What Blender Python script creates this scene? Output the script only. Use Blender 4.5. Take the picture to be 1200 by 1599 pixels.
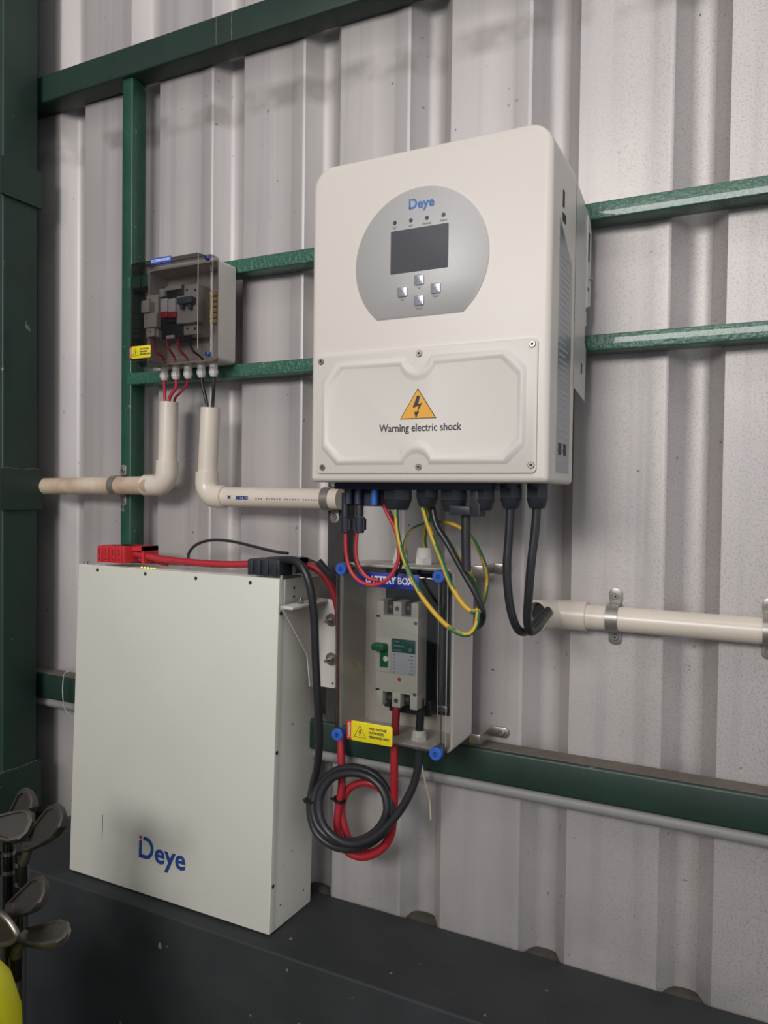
import bpy, math, random
from mathutils import Vector, Matrix
random.seed(7)
for o in list(bpy.data.objects): bpy.data.objects.remove(o)
scn = bpy.context.scene
COL = scn.collection
PI = math.pi

# ---------------------------------------------------------------- camera, world, lights, exposure
# working coordinates: X to the right along the wall, D = distance in front of the camera along the
# wall normal (pan face of the wall sheet at D = 1.12), Z relative to the camera (eye 1.5 m above floor)
WALL_D, EYE = 1.12, 1.5
def W(x, d, z): return Vector((x, d - WALL_D, z + EYE))
F, YAW, PITCH, ROLL = 1178.0, math.radians(26.63), math.radians(1.29), math.radians(0.72)
fwd = Vector((-math.sin(YAW)*math.cos(PITCH), math.cos(YAW)*math.cos(PITCH), -math.sin(PITCH)))
rgt = Vector((math.cos(YAW), math.sin(YAW), 0)); upv = rgt.cross(fwd)
r2 = math.cos(ROLL)*rgt + math.sin(ROLL)*upv; u2 = -math.sin(ROLL)*rgt + math.cos(ROLL)*upv
cd = bpy.data.cameras.new('camera'); cam = bpy.data.objects.new('camera', cd); COL.objects.link(cam)
cd.sensor_fit = 'VERTICAL'; cd.sensor_height = 24.0; cd.lens = 24.0*F/1599.0; cd.clip_start = 0.02
cam.matrix_world = Matrix.Translation(W(0, 0, 0)) @ Matrix((r2, u2, -fwd)).transposed().to_4x4()
scn.camera = cam
def A(px, py, D):                                   # point of the place seen at a photo pixel, at depth D
    r = r2*(px-600) + u2*(799.5-py) + fwd*F
    r = r*(D/r.y); return (r.x, r.y, r.z)

wd = bpy.data.worlds.new('world'); scn.world = wd; wd.use_nodes = True
bg = wd.node_tree.nodes['Background']; bg.inputs[1].default_value = 0.72
# the dim hall around: lighter towards the open side behind and right of the camera, dark to the left
wn, wl = wd.node_tree.nodes, wd.node_tree.links
wt = wn.new('ShaderNodeTexCoord'); dp = wn.new('ShaderNodeVectorMath'); dp.operation = 'DOT_PRODUCT'
wl.new(wt.outputs['Generated'], dp.inputs[0]); dp.inputs[1].default_value = (.84, -.50, .22)
wr = wn.new('ShaderNodeValToRGB'); wr.color_ramp.elements[0].position = .35; wr.color_ramp.elements[0].color = (.07, .073, .08, 1)
wr.color_ramp.elements[1].position = 1.0; wr.color_ramp.elements[1].color = (.93, .95, 1.0, 1)
wm = wn.new('ShaderNodeMapRange'); wm.inputs[1].default_value = -1; wm.inputs[2].default_value = 1
wl.new(dp.outputs['Value'], wm.inputs[0]); wl.new(wm.outputs[0], wr.inputs[0]); wl.new(wr.outputs[0], bg.inputs[0])
def area(name, loc, target, sx, sy, power, colr):
    l = bpy.data.lights.new(name, 'AREA'); l.shape = 'RECTANGLE'; l.size = sx; l.size_y = sy
    l.energy = power; l.color = colr
    o = bpy.data.objects.new(name, l); COL.objects.link(o); o.location = loc
    o.rotation_euler = (target-loc).to_track_quat('-Z', 'Y').to_euler(); return o
area('hall_lamp', W(-0.65, -2.1, 1.0), W(-0.4, 1.1, -0.15), 1.4, 0.7, 60, (1.0, 0.965, 0.935))
area('roof_lamp', W(0.3, -0.9, 2.9), W(-0.3, 1.1, 0.6), 1.6, 0.6, 17, (1.0, 0.95, 0.93))
scn.view_settings.view_transform = 'Standard'; scn.view_settings.look = 'None'
scn.view_settings.exposure = 0.0; scn.view_settings.gamma = 1.0; scn.view_settings.use_curve_mapping = False

# ---------------------------------------------------------------- materials
def lin(c):
    if isinstance(c, str): c = [int(c[i:i+2], 16)/255 for i in (0, 2, 4)]
    return [x/12.92 if x <= .04045 else ((x+.055)/1.055)**2.4 for x in c]
def mat(name, col, rough=.5, metal=0, noise=0, scale=30, bump=0, coat=0, specks=None, col2=None, spec=.5):
    m = bpy.data.materials.new(name); m.use_nodes = True; nt = m.node_tree; N = nt.nodes; L = nt.links
    b = N['Principled BSDF']; c = lin(col); b.inputs['Base Color'].default_value = (*c, 1)
    b.inputs['Roughness'].default_value = rough; b.inputs['Metallic'].default_value = metal
    b.inputs['Coat Weight'].default_value = coat; b.inputs['Specular IOR Level'].default_value = spec
    m.diffuse_color = (*c, 1)
    if noise or bump or specks:
        tc = N.new('ShaderNodeNewGeometry')
        nz = N.new('ShaderNodeTexNoise'); nz.inputs['Scale'].default_value = scale; nz.inputs['Detail'].default_value = 5
        L.new(tc.outputs['Position'], nz.inputs['Vector'])
        if noise or col2:
            mx = N.new('ShaderNodeMix'); mx.data_type = 'RGBA'
            rmp = N.new('ShaderNodeMapRange'); rmp.inputs[1].default_value = .35; rmp.inputs[2].default_value = .65
            L.new(nz.outputs['Fac'], rmp.inputs[0]); L.new(rmp.outputs[0], mx.inputs['Factor'])
            mx.inputs['A'].default_value = (*c, 1)
            c2 = lin(col2) if col2 else [x*(1-noise) for x in c]
            mx.inputs['B'].default_value = (*c2, 1); out = mx.outputs['Result']
        else:
            rgb = N.new('ShaderNodeRGB'); rgb.outputs[0].default_value = (*c, 1); out = rgb.outputs[0]
        if specks:
            sc, lo, scol, amt = specks
            n2 = N.new('ShaderNodeTexNoise'); n2.inputs['Scale'].default_value = sc; n2.inputs['Detail'].default_value = 2
            L.new(tc.outputs['Position'], n2.inputs['Vector'])
            r = N.new('ShaderNodeMapRange'); r.inputs[1].default_value = lo; r.inputs[2].default_value = lo+.05; r.inputs[4].default_value = amt
            L.new(n2.outputs['Fac'], r.inputs[0])
            m2 = N.new('ShaderNodeMix'); m2.data_type = 'RGBA'
            L.new(r.outputs[0], m2.inputs['Factor']); L.new(out, m2.inputs['A']); m2.inputs['B'].default_value = (*lin(scol), 1)
            out = m2.outputs['Result']
        L.new(out, b.inputs['Base Color'])
        if bump:
            bp = N.new('ShaderNodeBump'); bp.inputs['Strength'].default_value = bump; bp.inputs['Distance'].default_value = .002
            L.new(nz.outputs['Fac'], bp.inputs['Height']); L.new(bp.outputs[0], b.inputs['Normal'])
    return m
def clear(name, tint, gloss=.05, rough=.06):        # thin tinted polycarbonate
    m = bpy.data.materials.new(name); m.use_nodes = True; nt = m.node_tree; N = nt.nodes; L = nt.links
    N.remove(N['Principled BSDF'])
    t = N.new('ShaderNodeBsdfTransparent'); t.inputs[0].default_value = (*tint, 1)
    g = N.new('ShaderNodeBsdfGlossy'); g.inputs['Roughness'].default_value = rough
    lf = N.new('ShaderNodeLayerWeight'); lf.inputs[0].default_value = .5
    pw = N.new('ShaderNodeMath'); pw.operation = 'POWER'; L.new(lf.outputs['Facing'], pw.inputs[0]); pw.inputs[1].default_value = 4
    lw = N.new('ShaderNodeMath'); lw.operation = 'MULTIPLY_ADD'; L.new(pw.outputs[0], lw.inputs[0]); lw.inputs[1].default_value = .5; lw.inputs[2].default_value = gloss
    mx = N.new('ShaderNodeMixShader'); L.new(lw.outputs[0], mx.inputs[0]); L.new(t.outputs[0], mx.inputs[1]); L.new(g.outputs[0], mx.inputs[2])
    L.new(mx.outputs[0], N['Material Output'].inputs[0]); return m
def emit(name, col, s):
    m = mat(name, col); b = m.node_tree.nodes['Principled BSDF']
    b.inputs['Emission Color'].default_value = (*lin(col), 1); b.inputs['Emission Strength'].default_value = s; return m

def sheet_material():
    m = bpy.data.materials.new('painted_sheet'); m.use_nodes = True; nt = m.node_tree; N = nt.nodes; L = nt.links
    b = N['Principled BSDF']; b.inputs['Roughness'].default_value = .52; b.inputs['Metallic'].default_value = .48
    g = N.new('ShaderNodeNewGeometry'); sep = N.new('ShaderNodeSeparateXYZ'); L.new(g.outputs['Position'], sep.inputs[0])
    def noise(scale, detail, sx=1, sz=1):
        mp = N.new('ShaderNodeMapping'); mp.inputs['Scale'].default_value = (sx, 1, sz); L.new(g.outputs['Position'], mp.inputs[0])
        n = N.new('ShaderNodeTexNoise'); n.inputs['Scale'].default_value = scale; n.inputs['Detail'].default_value = detail
        L.new(mp.outputs[0], n.inputs['Vector']); return n.outputs['Fac']
    def rng(x, a, c, lo=0, hi=1):
        r = N.new('ShaderNodeMapRange'); r.inputs[1].default_value = a; r.inputs[2].default_value = c
        r.inputs[3].default_value = lo; r.inputs[4].default_value = hi; L.new(x, r.inputs[0]); return r.outputs[0]
    def mul(a, c):
        k = N.new('ShaderNodeMath'); k.operation = 'MULTIPLY'
        for i, v in enumerate((a, c)):
            if isinstance(v, float): k.inputs[i].default_value = v
            else: L.new(v, k.inputs[i])
        return k.outputs[0]
    def mix(f, a, c):
        k = N.new('ShaderNodeMix'); k.data_type = 'RGBA'; L.new(f, k.inputs['Factor'])
        for s, v in (('A', a), ('B', c)):
            if isinstance(v, str): k.inputs[s].default_value = (*lin(v), 1)
            else: L.new(v, k.inputs[s])
        return k.outputs['Result']
    base = mix(rng(noise(2.2, 4), .35, .65), 'bfb9b6', 'b1acab')
    streak = mix(rng(noise(9, 3, 4, .12), .52, .75, 0, .45), base, '98979a')          # vertical runs
    spangle = rng(noise(380, 3), .5, .66, 0, .5)                                     # fine zinc speckle, stronger to the right
    spangle = mul(spangle, rng(sep.outputs['X'], -.45, .0))
    c = mix(spangle, streak, '8a8583')
    dots = mul(rng(noise(85, 1.5), .735, .76, 0, .85), rng(noise(5, 2), .45, .6))     # fly specks and dirt
    c = mix(dots, c, '55504c')
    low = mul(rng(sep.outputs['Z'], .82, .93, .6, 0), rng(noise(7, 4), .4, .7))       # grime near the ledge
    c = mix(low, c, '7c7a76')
    # smeared horizontal band of old sealant high up
    d = N.new('ShaderNodeMath'); d.operation = 'SUBTRACT'; L.new(sep.outputs['Z'], d.inputs[0]); d.inputs[1].default_value = 2.205
    ab = N.new('ShaderNodeMath'); ab.operation = 'ABSOLUTE'; L.new(d.outputs[0], ab.inputs[0])
    band = mul(rng(ab.outputs[0], .012, .028, .65, 0), rng(noise(11, 3), .42, .6))
    c = mix(band, c, '8a847f')
    L.new(c, b.inputs['Base Color'])
    bp = N.new('ShaderNodeBump'); bp.inputs['Strength'].default_value = .08; bp.inputs['Distance'].default_value = .003
    L.new(noise(6, 3, 2, .5), bp.inputs['Height']); L.new(bp.outputs[0], b.inputs['Normal'])
    return m

M = dict(
 sheet=sheet_material(),
 green=mat('green_enamel', '24503f', .32, 0, noise=.25, scale=18, bump=.25, coat=.3, specks=(60, .70, '7f8f86', .5)),
 greenlump=mat('lumpy_green_enamel', '356552', .28, 0, noise=.2, scale=150, bump=1.0, coat=.35),
 greendark=mat('dark_green_enamel', '22382f', .45, 0, noise=.25, scale=9, bump=.1, specks=(38, .735, '8d9a8c', .6)),
 dust=mat('dust', '6d655c', .95, noise=.2, scale=40),
 concrete=mat('dark_painted_concrete', '2f3133', .75, 0, noise=.35, scale=9, bump=.5, col2='242729', specks=(46, .735, '9a9890', .7)),
 floor=mat('floor_concrete', '2b2c2c', .8, noise=.3, scale=5),
 mortar=mat('brown_mortar', '443f37', .95, noise=.4, scale=60, bump=1),
 inv=mat('warm_white_plastic', 'd3ccc3', .42),
 panelw=mat('cover_white_plastic', 'd0cac3', .45),
 bat=mat('cream_powder_coat', 'cfcec3', .42, noise=.05, scale=4, bump=.04, specks=(30, .76, '77746a', .8)),
 brk=mat('white_bracket_paint', 'c4c2bb', .45, specks=(45, .74, '88806f', .6)),
 sheetgrey=mat('worn_white_steel', 'b0ada7', .5),
 silver=mat('silver_face', 'b2b0af', .5, .15),
 key=mat('silver_key', 'b9bcc2', .25, .6),
 keymark=mat('key_mark', '777b84', .5),
 lcd=mat('lcd_glass', '505156', .6, spec=.3),
 led=mat('unlit_led', '28262e', .3),
 blue=mat('blue_print', '2a64b0', .5),
 logo=mat('logo_blue', '21417f', .5), logored=mat('logo_red', 'b8323a', .5),
 inkd=mat('dark_print', '2e2b33', .6), white=mat('white_print', 'e2e2e4', .5),
 amber=mat('amber_sign', 'e0a02e', .5), yellow=mat('yellow_sticker', 'e0cf1e', .5), red=mat('red_sticker', 'b5302c', .5),
 bluelab=mat('blue_label', '26379a', .45), bluelab2=mat('pale_blue_label', '2d55b8', .45),
 screw=mat('dull_zinc', '8b867e', .35, .85), zinc=mat('zinc', 'a5a19b', .32, .9), hole=mat('screw_recess', '2b2927', .7),
 alupale=mat('pale_zinc_sheet', 'c4c1bd', .35, .3), alu=mat('brushed_aluminium', 'b4b4b2', .28, .8), rating=mat('rating_foil', '9a9da1', .3, .5),
 blk=mat('black_plastic', '2a2e36', .42), navy=mat('navy_plastic', '262b44', .45), blkc=mat('black_cable', '2a2b2f', .38, noise=.15, scale=60),
 redc=mat('red_cable', 'a52530', .42), wred=mat('red_wire', 'b5343e', .4), redp=mat('red_plastic', 'c02c34', .4),
 grn=mat('earth_green', '2c6a3c', .45), yel=mat('earth_yellow', 'c79f28', .45),
 pvc=mat('cream_pvc', 'd8cdbf', .3, noise=.06, scale=15, specks=(34, .735, '7d6a58', .6)),
 pvcold=mat('stained_pvc', 'd0c0ac', .35, noise=.12, scale=18, col2='b89f86'),
 clip=mat('zinc_strap', 'a39e98', .38, .6, noise=.2, scale=60),
 boxw=mat('white_abs', 'cfc8c0', .45), gland=mat('white_nylon', 'd6d3cd', .5),
 smoke=clear('smoked_lid', (.47, .45, .445), .04), clearm=clear('clear_lid', (.70, .70, .69), .05),
 lidedge=clear('lid_wall', (.66, .66, .65), .12, .2), lidline=mat('lid_edge_gloss', '9a9896', .35), plug=mat('blue_plug', '2e5bb4', .4), plugd=mat('blue_plug_slot', '16305f', .5),
 mccb=mat('breaker_ivory', 'c9c5bb', .45), mcb=mat('breaker_white', 'c2c1bb', .45), toggle=mat('toggle_green', '1f6b45', .4),
 mlabel=mat('breaker_label', 'b7bbc4', .4), mgreen=mat('breaker_label_green', '2d5b55', .4), tgrey=mat('toggle_blue_grey', '55606e', .4),
 ytb=mat('terminal_yellow', 'c2a02c', .5), strut=mat('dark_brown_steel', '3b3836', .6, .2, noise=.3, scale=30),
 cond=mat('grey_conduit', '8c8b89', .5, noise=.1, scale=20), glow=emit('green_led', 'd8e820', 2.0),
 iron=mat('satin_steel', '8d877f', .33, .85, noise=.25, scale=70), irond=mat('dark_steel', '4a4642', .42, .6), ferr=mat('black_ferrule', '101012', .25),
 shaft=mat('steel_shaft', '9b9a97', .25, .9), ybin=mat('yellow_tub', 'c9c417', .5), ties=mat('cable_tie', '15161a', .5),
 cream=mat('pale_string', 'c9c6a6', .7))

# ---------------------------------------------------------------- mesh builder
class MB:
    def __init__(s): s.v = []; s.f = []; s.m = []; s.mats = []; s.cur = 0; s.X = None
    def use(s, name):
        if name not in s.mats: s.mats.append(name)
        s.cur = s.mats.index(name); return s
    def add(s, vs, fs):
        k = len(s.v)
        for p in vs:
            p = W(*p)
            if s.X: p = s.X(p)
            s.v.append(p)
        for f in fs: s.f.append([i+k for i in f]); s.m.append(s.cur)
    def box(s, x0, x1, d0, d1, z0, z1):
        vs = [(x, d, z) for x in (x0, x1) for d in (d0, d1) for z in (z0, z1)]
        s.add(vs, [(0,1,3,2), (4,6,7,5), (0,4,5,1), (2,3,7,6), (0,2,6,4), (1,5,7,3)]); return s
    def loft(s, rings, cap0=True, cap1=True):
        n = len(rings[0]); vs = [p for r in rings for p in r]; fs = []
        for i in range(len(rings)-1):
            for j in range(n):
                k = (j+1) % n; fs.append((i*n+j, i*n+k, (i+1)*n+k, (i+1)*n+j))
        if cap0: fs.append(tuple(range(n))[::-1])
        if cap1: fs.append(tuple((len(rings)-1)*n+j for j in range(n)))
        s.add(vs, fs); return s
    def plate(s, pts, d0, d1, f=0, fb=0, inset=None):
        """outline (list of x,z) from front depth d0 to back depth d1, optional front chamfer via scaled inset"""
        if f and inset: s.loft([[(x, d0, z) for x, z in inset], [(x, d0+f, z) for x, z in pts], [(x, d1, z) for x, z in pts]])
        else: s.loft([[(x, d0, z) for x, z in pts], [(x, d1, z) for x, z in pts]])
        return s
    def slab(s, x0, x1, z0, z1, d0, d1, r=.004, f=.001, n=5, rt=None):
        """rounded rectangle facing the room; rounded corners r (top corners rt), front fillet f"""
        rs = (r, r, rt if rt is not None else r, rt if rt is not None else r)
        def ring(i, d): return [(x, d, z) for x, z in rrect(x0+i, x1-i, z0+i, z1-i, [max(q-i, .0003) for q in rs], n)]
        R = []
        steps = 4 if f > .003 else 2
        for k in range(steps+1):
            a = PI/2*k/steps; R.append(ring(f*(1-math.sin(a)), d0+f*(1-math.cos(a))))
        R.append(ring(0, d1)); s.loft(R); return s
    def tube(s, pts, r, n=12, split=None, caps=True, res=6, straight=False, radii=None):
        P = [Vector(p) for p in pts]
        if not straight and len(P) > 2:
            Q = []
            for i in range(len(P)-1):
                p0 = P[max(i-1, 0)]; p1 = P[i]; p2 = P[i+1]; p3 = P[min(i+2, len(P)-1)]
                for k in range(res):
                    t = k/res; Q.append(.5*((2*p1)+(-p0+p2)*t+(2*p0-5*p1+4*p2-p3)*t*t+(-p0+3*p1-3*p2+p3)*t**3))
            Q.append(P[-1]); P = Q
        T = [(P[min(i+1, len(P)-1)]-P[max(i-1, 0)]).normalized() for i in range(len(P))]
        nr = T[0].cross(Vector((0.3, 1, .2))).normalized(); rings = []
        for i, p in enumerate(P):
            nr = (nr - T[i]*nr.dot(T[i])).normalized(); bn = T[i].cross(nr)
            rr = radii[i] if radii else r
            rings.append([tuple(p+rr*(math.cos(2*PI*j/n)*nr+math.sin(2*PI*j/n)*bn)) for j in range(n)])
        f0 = len(s.f); s.loft(rings, caps, caps)
        if split:                                    # second colour runs along one side, slowly twisting
            a = s.mats.index(split)
            for i in range(len(P)-1):
                for j in range(n):
                    v = Vector(rings[i][j])+Vector(rings[i][(j+1) % n])-2*P[i]; v.normalize()
                    if v.dot(Vector((.86, -.30, -.40))) > .45+.25*math.sin(i*.35): s.m[f0+i*n+j] = a
        return s
    def cyl(s, c, axis, r, h, n=16, r2=None, cham=0):
        """cylinder from centre c along axis by h"""
        c = Vector(c); a = Vector(axis).normalized(); r2 = r if r2 is None else r2
        u = a.orthogonal().normalized(); w = a.cross(u)
        def ring(p, q): return [tuple(p+q*(math.cos(2*PI*j/n)*u+math.sin(2*PI*j/n)*w)) for j in range(n)]
        R = [ring(c, r), ring(c+a*(h-cham), r2)]
        if cham: R.append(ring(c+a*h, r2-cham))
        s.loft(R); return s
    def ringz(s, c, r0, r1, d0, d1, n=24):           # washer facing the room
        x, d, z = c
        P = lambda r, dd: [(x+r*math.cos(2*PI*j/n), dd, z+r*math.sin(2*PI*j/n)) for j in range(n)]
        R = [P(r0, d0), P(r1, d0), P(r1, d1), P(r0, d1), P(r0, d0)]
        s.loft(R, False, False); return s
    def build(s, name, default, parent=None, smooth=40):
        org = Vector((0, 0, 0))
        if parent is not None:
            org = ORG[parent.name]
        else:
            xs = [p.x for p in s.v]; ys = [p.y for p in s.v]; zs = [p.z for p in s.v]
            org = Vector(((min(xs)+max(xs))/2, (min(ys)+max(ys))/2, min(zs)))
        me = bpy.data.meshes.new(name); me.from_pydata([p-org for p in s.v], [], s.f)
        for mn in (s.mats or [default]): me.materials.append(M[mn])
        if s.mats:
            for p, i in zip(me.polygons, s.m): p.material_index = i
        import bmesh
        bm = bmesh.new(); bm.from_mesh(me); bmesh.ops.recalc_face_normals(bm, faces=bm.faces); bm.to_mesh(me); bm.free()
        for p in me.polygons: p.use_smooth = True
        me.set_sharp_from_angle(angle=math.radians(smooth)); me.update()
        o = bpy.data.objects.new(name, me); COL.objects.link(o)
        if parent is not None: o.parent = parent
        else: o.location = org
        ORG[o.name] = org
        return o
ORG = {}
def rrect(x0, x1, z0, z1, rs, n=5):
    out = []
    for (cx, cz, r, a0) in ((x0+rs[0], z0+rs[0], rs[0], PI), (x1-rs[1], z0+rs[1], rs[1], 1.5*PI), (x1-rs[2], z1-rs[2], rs[2], 0), (x0+rs[3], z1-rs[3], rs[3], .5*PI)):
        for k in range(n+1):
            a = a0+PI/2*k/n; out.append((cx+r*math.cos(a), cz+r*math.sin(a)))
    return out
def tag(o, label=None, cat=None, group=None, kind=None):
    if label: o['label'] = label
    if cat: o['category'] = cat
    if group: o['group'] = group
    if kind: o['kind'] = kind
    return o
def thing(name, loc, label, cat, group=None):
    o = bpy.data.objects.new(name, None); COL.objects.link(o); o.location = W(*loc); o.empty_display_size = .02
    ORG[o.name] = W(*loc); return tag(o, label, cat, group)
def text(body, mb, x, d, z, size, matname, bold=0, align='CENTER', side=None, sx=1.0, rot=0, va='CENTER'):
    """lettering as thin relief on a face at depth d (or on a +X face when side='x')"""
    c = bpy.data.curves.new('t', 'FONT'); c.body = body; c.size = size; c.offset = bold; c.align_x = align; c.align_y = va; c.extrude = 0.0002
    c.resolution_u = 3
    o = bpy.data.objects.new('t', c); COL.objects.link(o)
    bpy.context.view_layer.update()
    me = bpy.data.meshes.new_from_object(o.evaluated_get(bpy.context.evaluated_depsgraph_get()))
    mb.use(matname); cr, sr = math.cos(rot), math.sin(rot); vs = []
    for v in me.vertices:
        a, b = v.co.x*sx, v.co.y; a, b = a*cr-b*sr, a*sr+b*cr
        if side == 'x': vs.append((x+.0002+v.co.z, d+a, z+b))
        else: vs.append((x+a, d-.0002-v.co.z, z+b))
    mb.add(vs, [tuple(p.vertices) for p in me.polygons])
    bpy.data.objects.remove(o); bpy.data.curves.remove(c); bpy.data.meshes.remove(me)
def small_screw(parent, p, r=.0035, name='screw', m='screw', proud=.0016):
    x, d, z = p; b = MB().use(m); b.cyl((x, d+.001, z), (0, -1, 0), r, proud+.001, 16, cham=.0006)
    b.use('hole'); b.cyl((x, d-proud+.0002, z), (0, -1, 0), r*.42, .0003, 6)
    return b.build(name, m, parent)

# ================================================================ SETTING
# ---- troughed wall sheet: one pressed sheet, flat pans with a shallow crease, troughs 30 mm deep
PITCHX, TR0 = .2016, .050                            # a pan starts (trough ends) at X = -0.050 + k*pitch
prof = []
for k in range(-11, 5):
    x = -.0487 + k*PITCHX
    prof += [(x, .0), (x+.002, .0), (x+.024, .0), (x+.048, .0004), (x+.066, .0010), (x+.098, .0034), (x+.104, .0024), (x+.124, .0002), (x+.1265, .0),
             (x+.1300, .0012), (x+.150, .025), (x+.154, .0275), (x+.160, .029), (x+.168, .0296), (x+.176, .029), (x+.181, .0265), (x+.1985, .003)]
sb = MB(); zs = [-1.5, -.62, 0, .6, 1.9]
vs = [(x, WALL_D+y, z) for z in zs for x, y in prof]; n = len(prof); fs = []
for i in range(len(zs)-1):
    for j in range(n-1): fs.append((i*n+j, i*n+j+1, (i+1)*n+j+1, (i+1)*n+j))
k0 = len(vs)
vs += [(x, d+.0008, z) for x, d, z in vs]
fs += [tuple(i+k0 for i in f[::-1]) for f in fs]
sb.add(vs, fs); tag(sb.build('wall_back', 'sheet', smooth=24), kind='structure')
fb = MB(); fb.box(-4, 3, -4.5, 1.30, -1.56, -1.5); tag(fb.build('floor', 'floor'), kind='structure')
lb = MB(); 
lb.box(-2.3, .95, .938, 1.119, -1.5, -.6965)
ld = lb.build('concrete_ledge', 'concrete'); tag(ld, kind='structure')
bv = ld.modifiers.new('b', 'BEVEL'); bv.width = .003; bv.segments = 3
for k in range(-8, 3):                                # lumps of mortar that plug the troughs at the ledge
    x = -.0487+k*PITCHX+.165; b = MB(); R = []
    hgt = random.uniform(-.004, .003)
    for i in range(5):
        a = PI/2*i/4; R.append([(x+.033*math.cos(t)*math.cos(a)*random.uniform(.9, 1.1), 1.138+.018*math.sin(t)*math.cos(a), -.708+(.012+hgt)*math.sin(a)+.001) for t in [2*PI*j/14 for j in range(14)]])
    b.loft(R); b.build('mortar_lump', 'mortar', ld)

# ---- green steel frame
def rail(name, x0, x1, z0, z1, d0, d1, mtl, label, r=.004, group=None, cat='steel rail'):
    b = MB().use(mtl)
    def ring(x): return [(x, d, z) for d, z in rrect(d0, d1, z0, z1, [r]*4, 3)]
    xs = [x0+(x1-x0)*i/24 for i in range(25)]
    b.loft([ring(x) for x in xs]); o = b.build(name, mtl); tag(o, label, cat, group); return o
rail('steel_purlin', -1.3975, .9, .790, .845, 1.073, 1.1185, 'greendark', 'thick dark green steel purlin crossing the top left of the wall', cat='steel beam')

pj = bpy.data.objects['steel_purlin']
for px in (338, 362):
    q = A(px, 60, 1.073); b = MB().use('dust'); b.tube([(q[0]+.0005*math.sin(k*2), 1.0727, .793+.050*k/8) for k in range(9)], .0008, 6); b.build('weld_seam', 'dust', pj)
rail('steel_rail', -1.098, .9, .3885, .4125, 1.08, 1.1185, 'greenlump', r=.002, label='upper of the two thin green rails behind the white inverter')
rail('steel_rail', -1.098, .9, .2055, .2285, 1.08, 1.1185, 'greenlump', r=.002, label='lower thin green rail with shiny lumpy paint, behind the inverter')
bm_ = MB().use('greendark')
bm_.loft([[(x, d, z) for d, z in rrect(1.081, 1.1185, -.432, -.3815, [.004]*4, 3)] for x in (-1.3975, -.8, 0, .9)])
beam = bm_.build('steel_beam', 'greendark'); tag(beam, 'dark green steel beam running low on the wall behind the battery box', 'steel beam')
b = MB(); b.box(-1.395, .88, 1.086, 1.1183, -.3816, -.3803); b.build('dust_layer', 'dust', beam)
b = MB(); b.tube([(-1.396, 1.098, -.4435), (-.9, 1.0985, -.4435), (.1, 1.098, -.4435), (.9, 1.098, -.4435)], .0105, 16)
tag(b.build('conduit_pipe', 'cond'), 'thin grey conduit fixed right under the low green beam', 'conduit')
# vertical post between purlin and battery
b = MB().use('green'); b.loft([[(x, d, z) for x, d in rrect(-1.1165, -1.0895, 1.081, 1.1183, [.003]*4, 3)] for z in (-.3802, 0, .4, .7895)])
# the two rails butt against it
tag(b.build('steel_post', 'green'), 'bright green upright steel post left of the small breaker box', 'steel post')
# dark strut under the inverter
b = MB().use('strut'); b.box(-.6475, -.6165, 1.083, 1.1185, -.3800, .2035)
tag(b.build('steel_strut', 'strut'), 'dark brown upright steel strut behind the left edge of the battery box', 'steel strut')
# column at the left edge
colx = -1.325; ck = 1.0
cth = thing('steel_column', (-1.39, 1.0, -1.5), 'dark green steel column filling the left edge, with welded batten plates', 'steel column')
b = MB().use('greendark')
b.loft([[(x, d, z) for x, d in rrect(-1.455, colx, .9815, 1.060, [.003]*4, 3)] for z in (-1.4995, -.5, .5, 1.88)]); b.build('column_body', 'greendark', cth)
b = MB().use('greendark'); b.box(-1.455, -1.398, 1.0602, 1.1183, -1.4995, 1.88); b.build('column_light_block', 'greendark', cth)  # web added behind the column to keep ambient light off the left pan
for z0, z1 in ((.571, .643), (-.038, .043), (-.65, -.556)):
    b = MB().use('greendark'); z0, z1 = z0*ck, z1*ck; b.box(colx, colx+.006, .972*ck, 1.066*ck, z0, z1); o = b.build('batten_plate', 'greendark', cth)
    q = MB().use('dust'); q.tube([(colx+.001, (.975+.09*t)*ck, z1+.0005+.001*math.sin(9*t)) for t in [i/8 for i in range(9)]], .0009, 6); q.build('weld_bead', 'dust', o)

# ================================================================ INVERTER
IX0, IX1, IZ0, IZ1, ID = -.5495, -.2235, .0165, .4365, .87
inv = thing('solar_inverter', ((IX0+IX1)/2, .95, IZ0), 'large white wall inverter with round silver display panel and warning sign', 'inverter')
b = MB(); b.slab(IX0, IX1, IZ0, IZ1, ID, .992, r=.006, f=.007, n=8, rt=.030); b.build('casing', 'inv', inv)
# cover plate with a pressed ridge
cx0, cz1, cx1, cz0 = A(496, 556, ID)[0], A(495, 556, ID)[2], A(842, 524, ID)[0], A(838, 739, ID)[2]
b = MB(); b.slab(cx0, cx1, cz0, cz1, ID-.003, ID+.001, r=.006, f=.0012, n=5); cover = b.build('cover_panel', 'panelw', inv)
def pad(i):                                           # octagon with a half-round notch at top and bottom
    xa, xb, za, zb = cx0+.010+i, cx1-.013-i, cz0+.011+i, cz1-.011-i; ch = .022; xm = (cx0+cx1)/2-.002; rn = .018+i*.7
    def arc(cz, a0, a1): return [(xm+rn*math.cos(a), cz+rn*math.sin(a)) for a in [a0+(a1-a0)*k/10 for k in range(11)]]
    bot = arc(za-.004, PI*.93, PI*.07); top = arc(zb+.004, -PI*.07, -PI*.93)
    return [(xa+ch, za)]+bot+[(xb-ch, za), (xb, za+ch), (xb, zb-ch), (xb-ch, zb)]+top+[(xa+ch, zb), (xa, zb-ch), (xa, za+ch)]
b = MB(); R = []
for i, dd in ((0, .0), (.0012, -.0010), (.003, -.0026), (.005, -.0030), (.0075, -.0026), (.0095, -.0012), (.011, -.0009)):
    R.append([(x, ID-.003+dd, z) for x, z in pad(i)])
b.loft(R, False, True); b.build('pressed_ridge', 'panelw', cover, 60)
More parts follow.
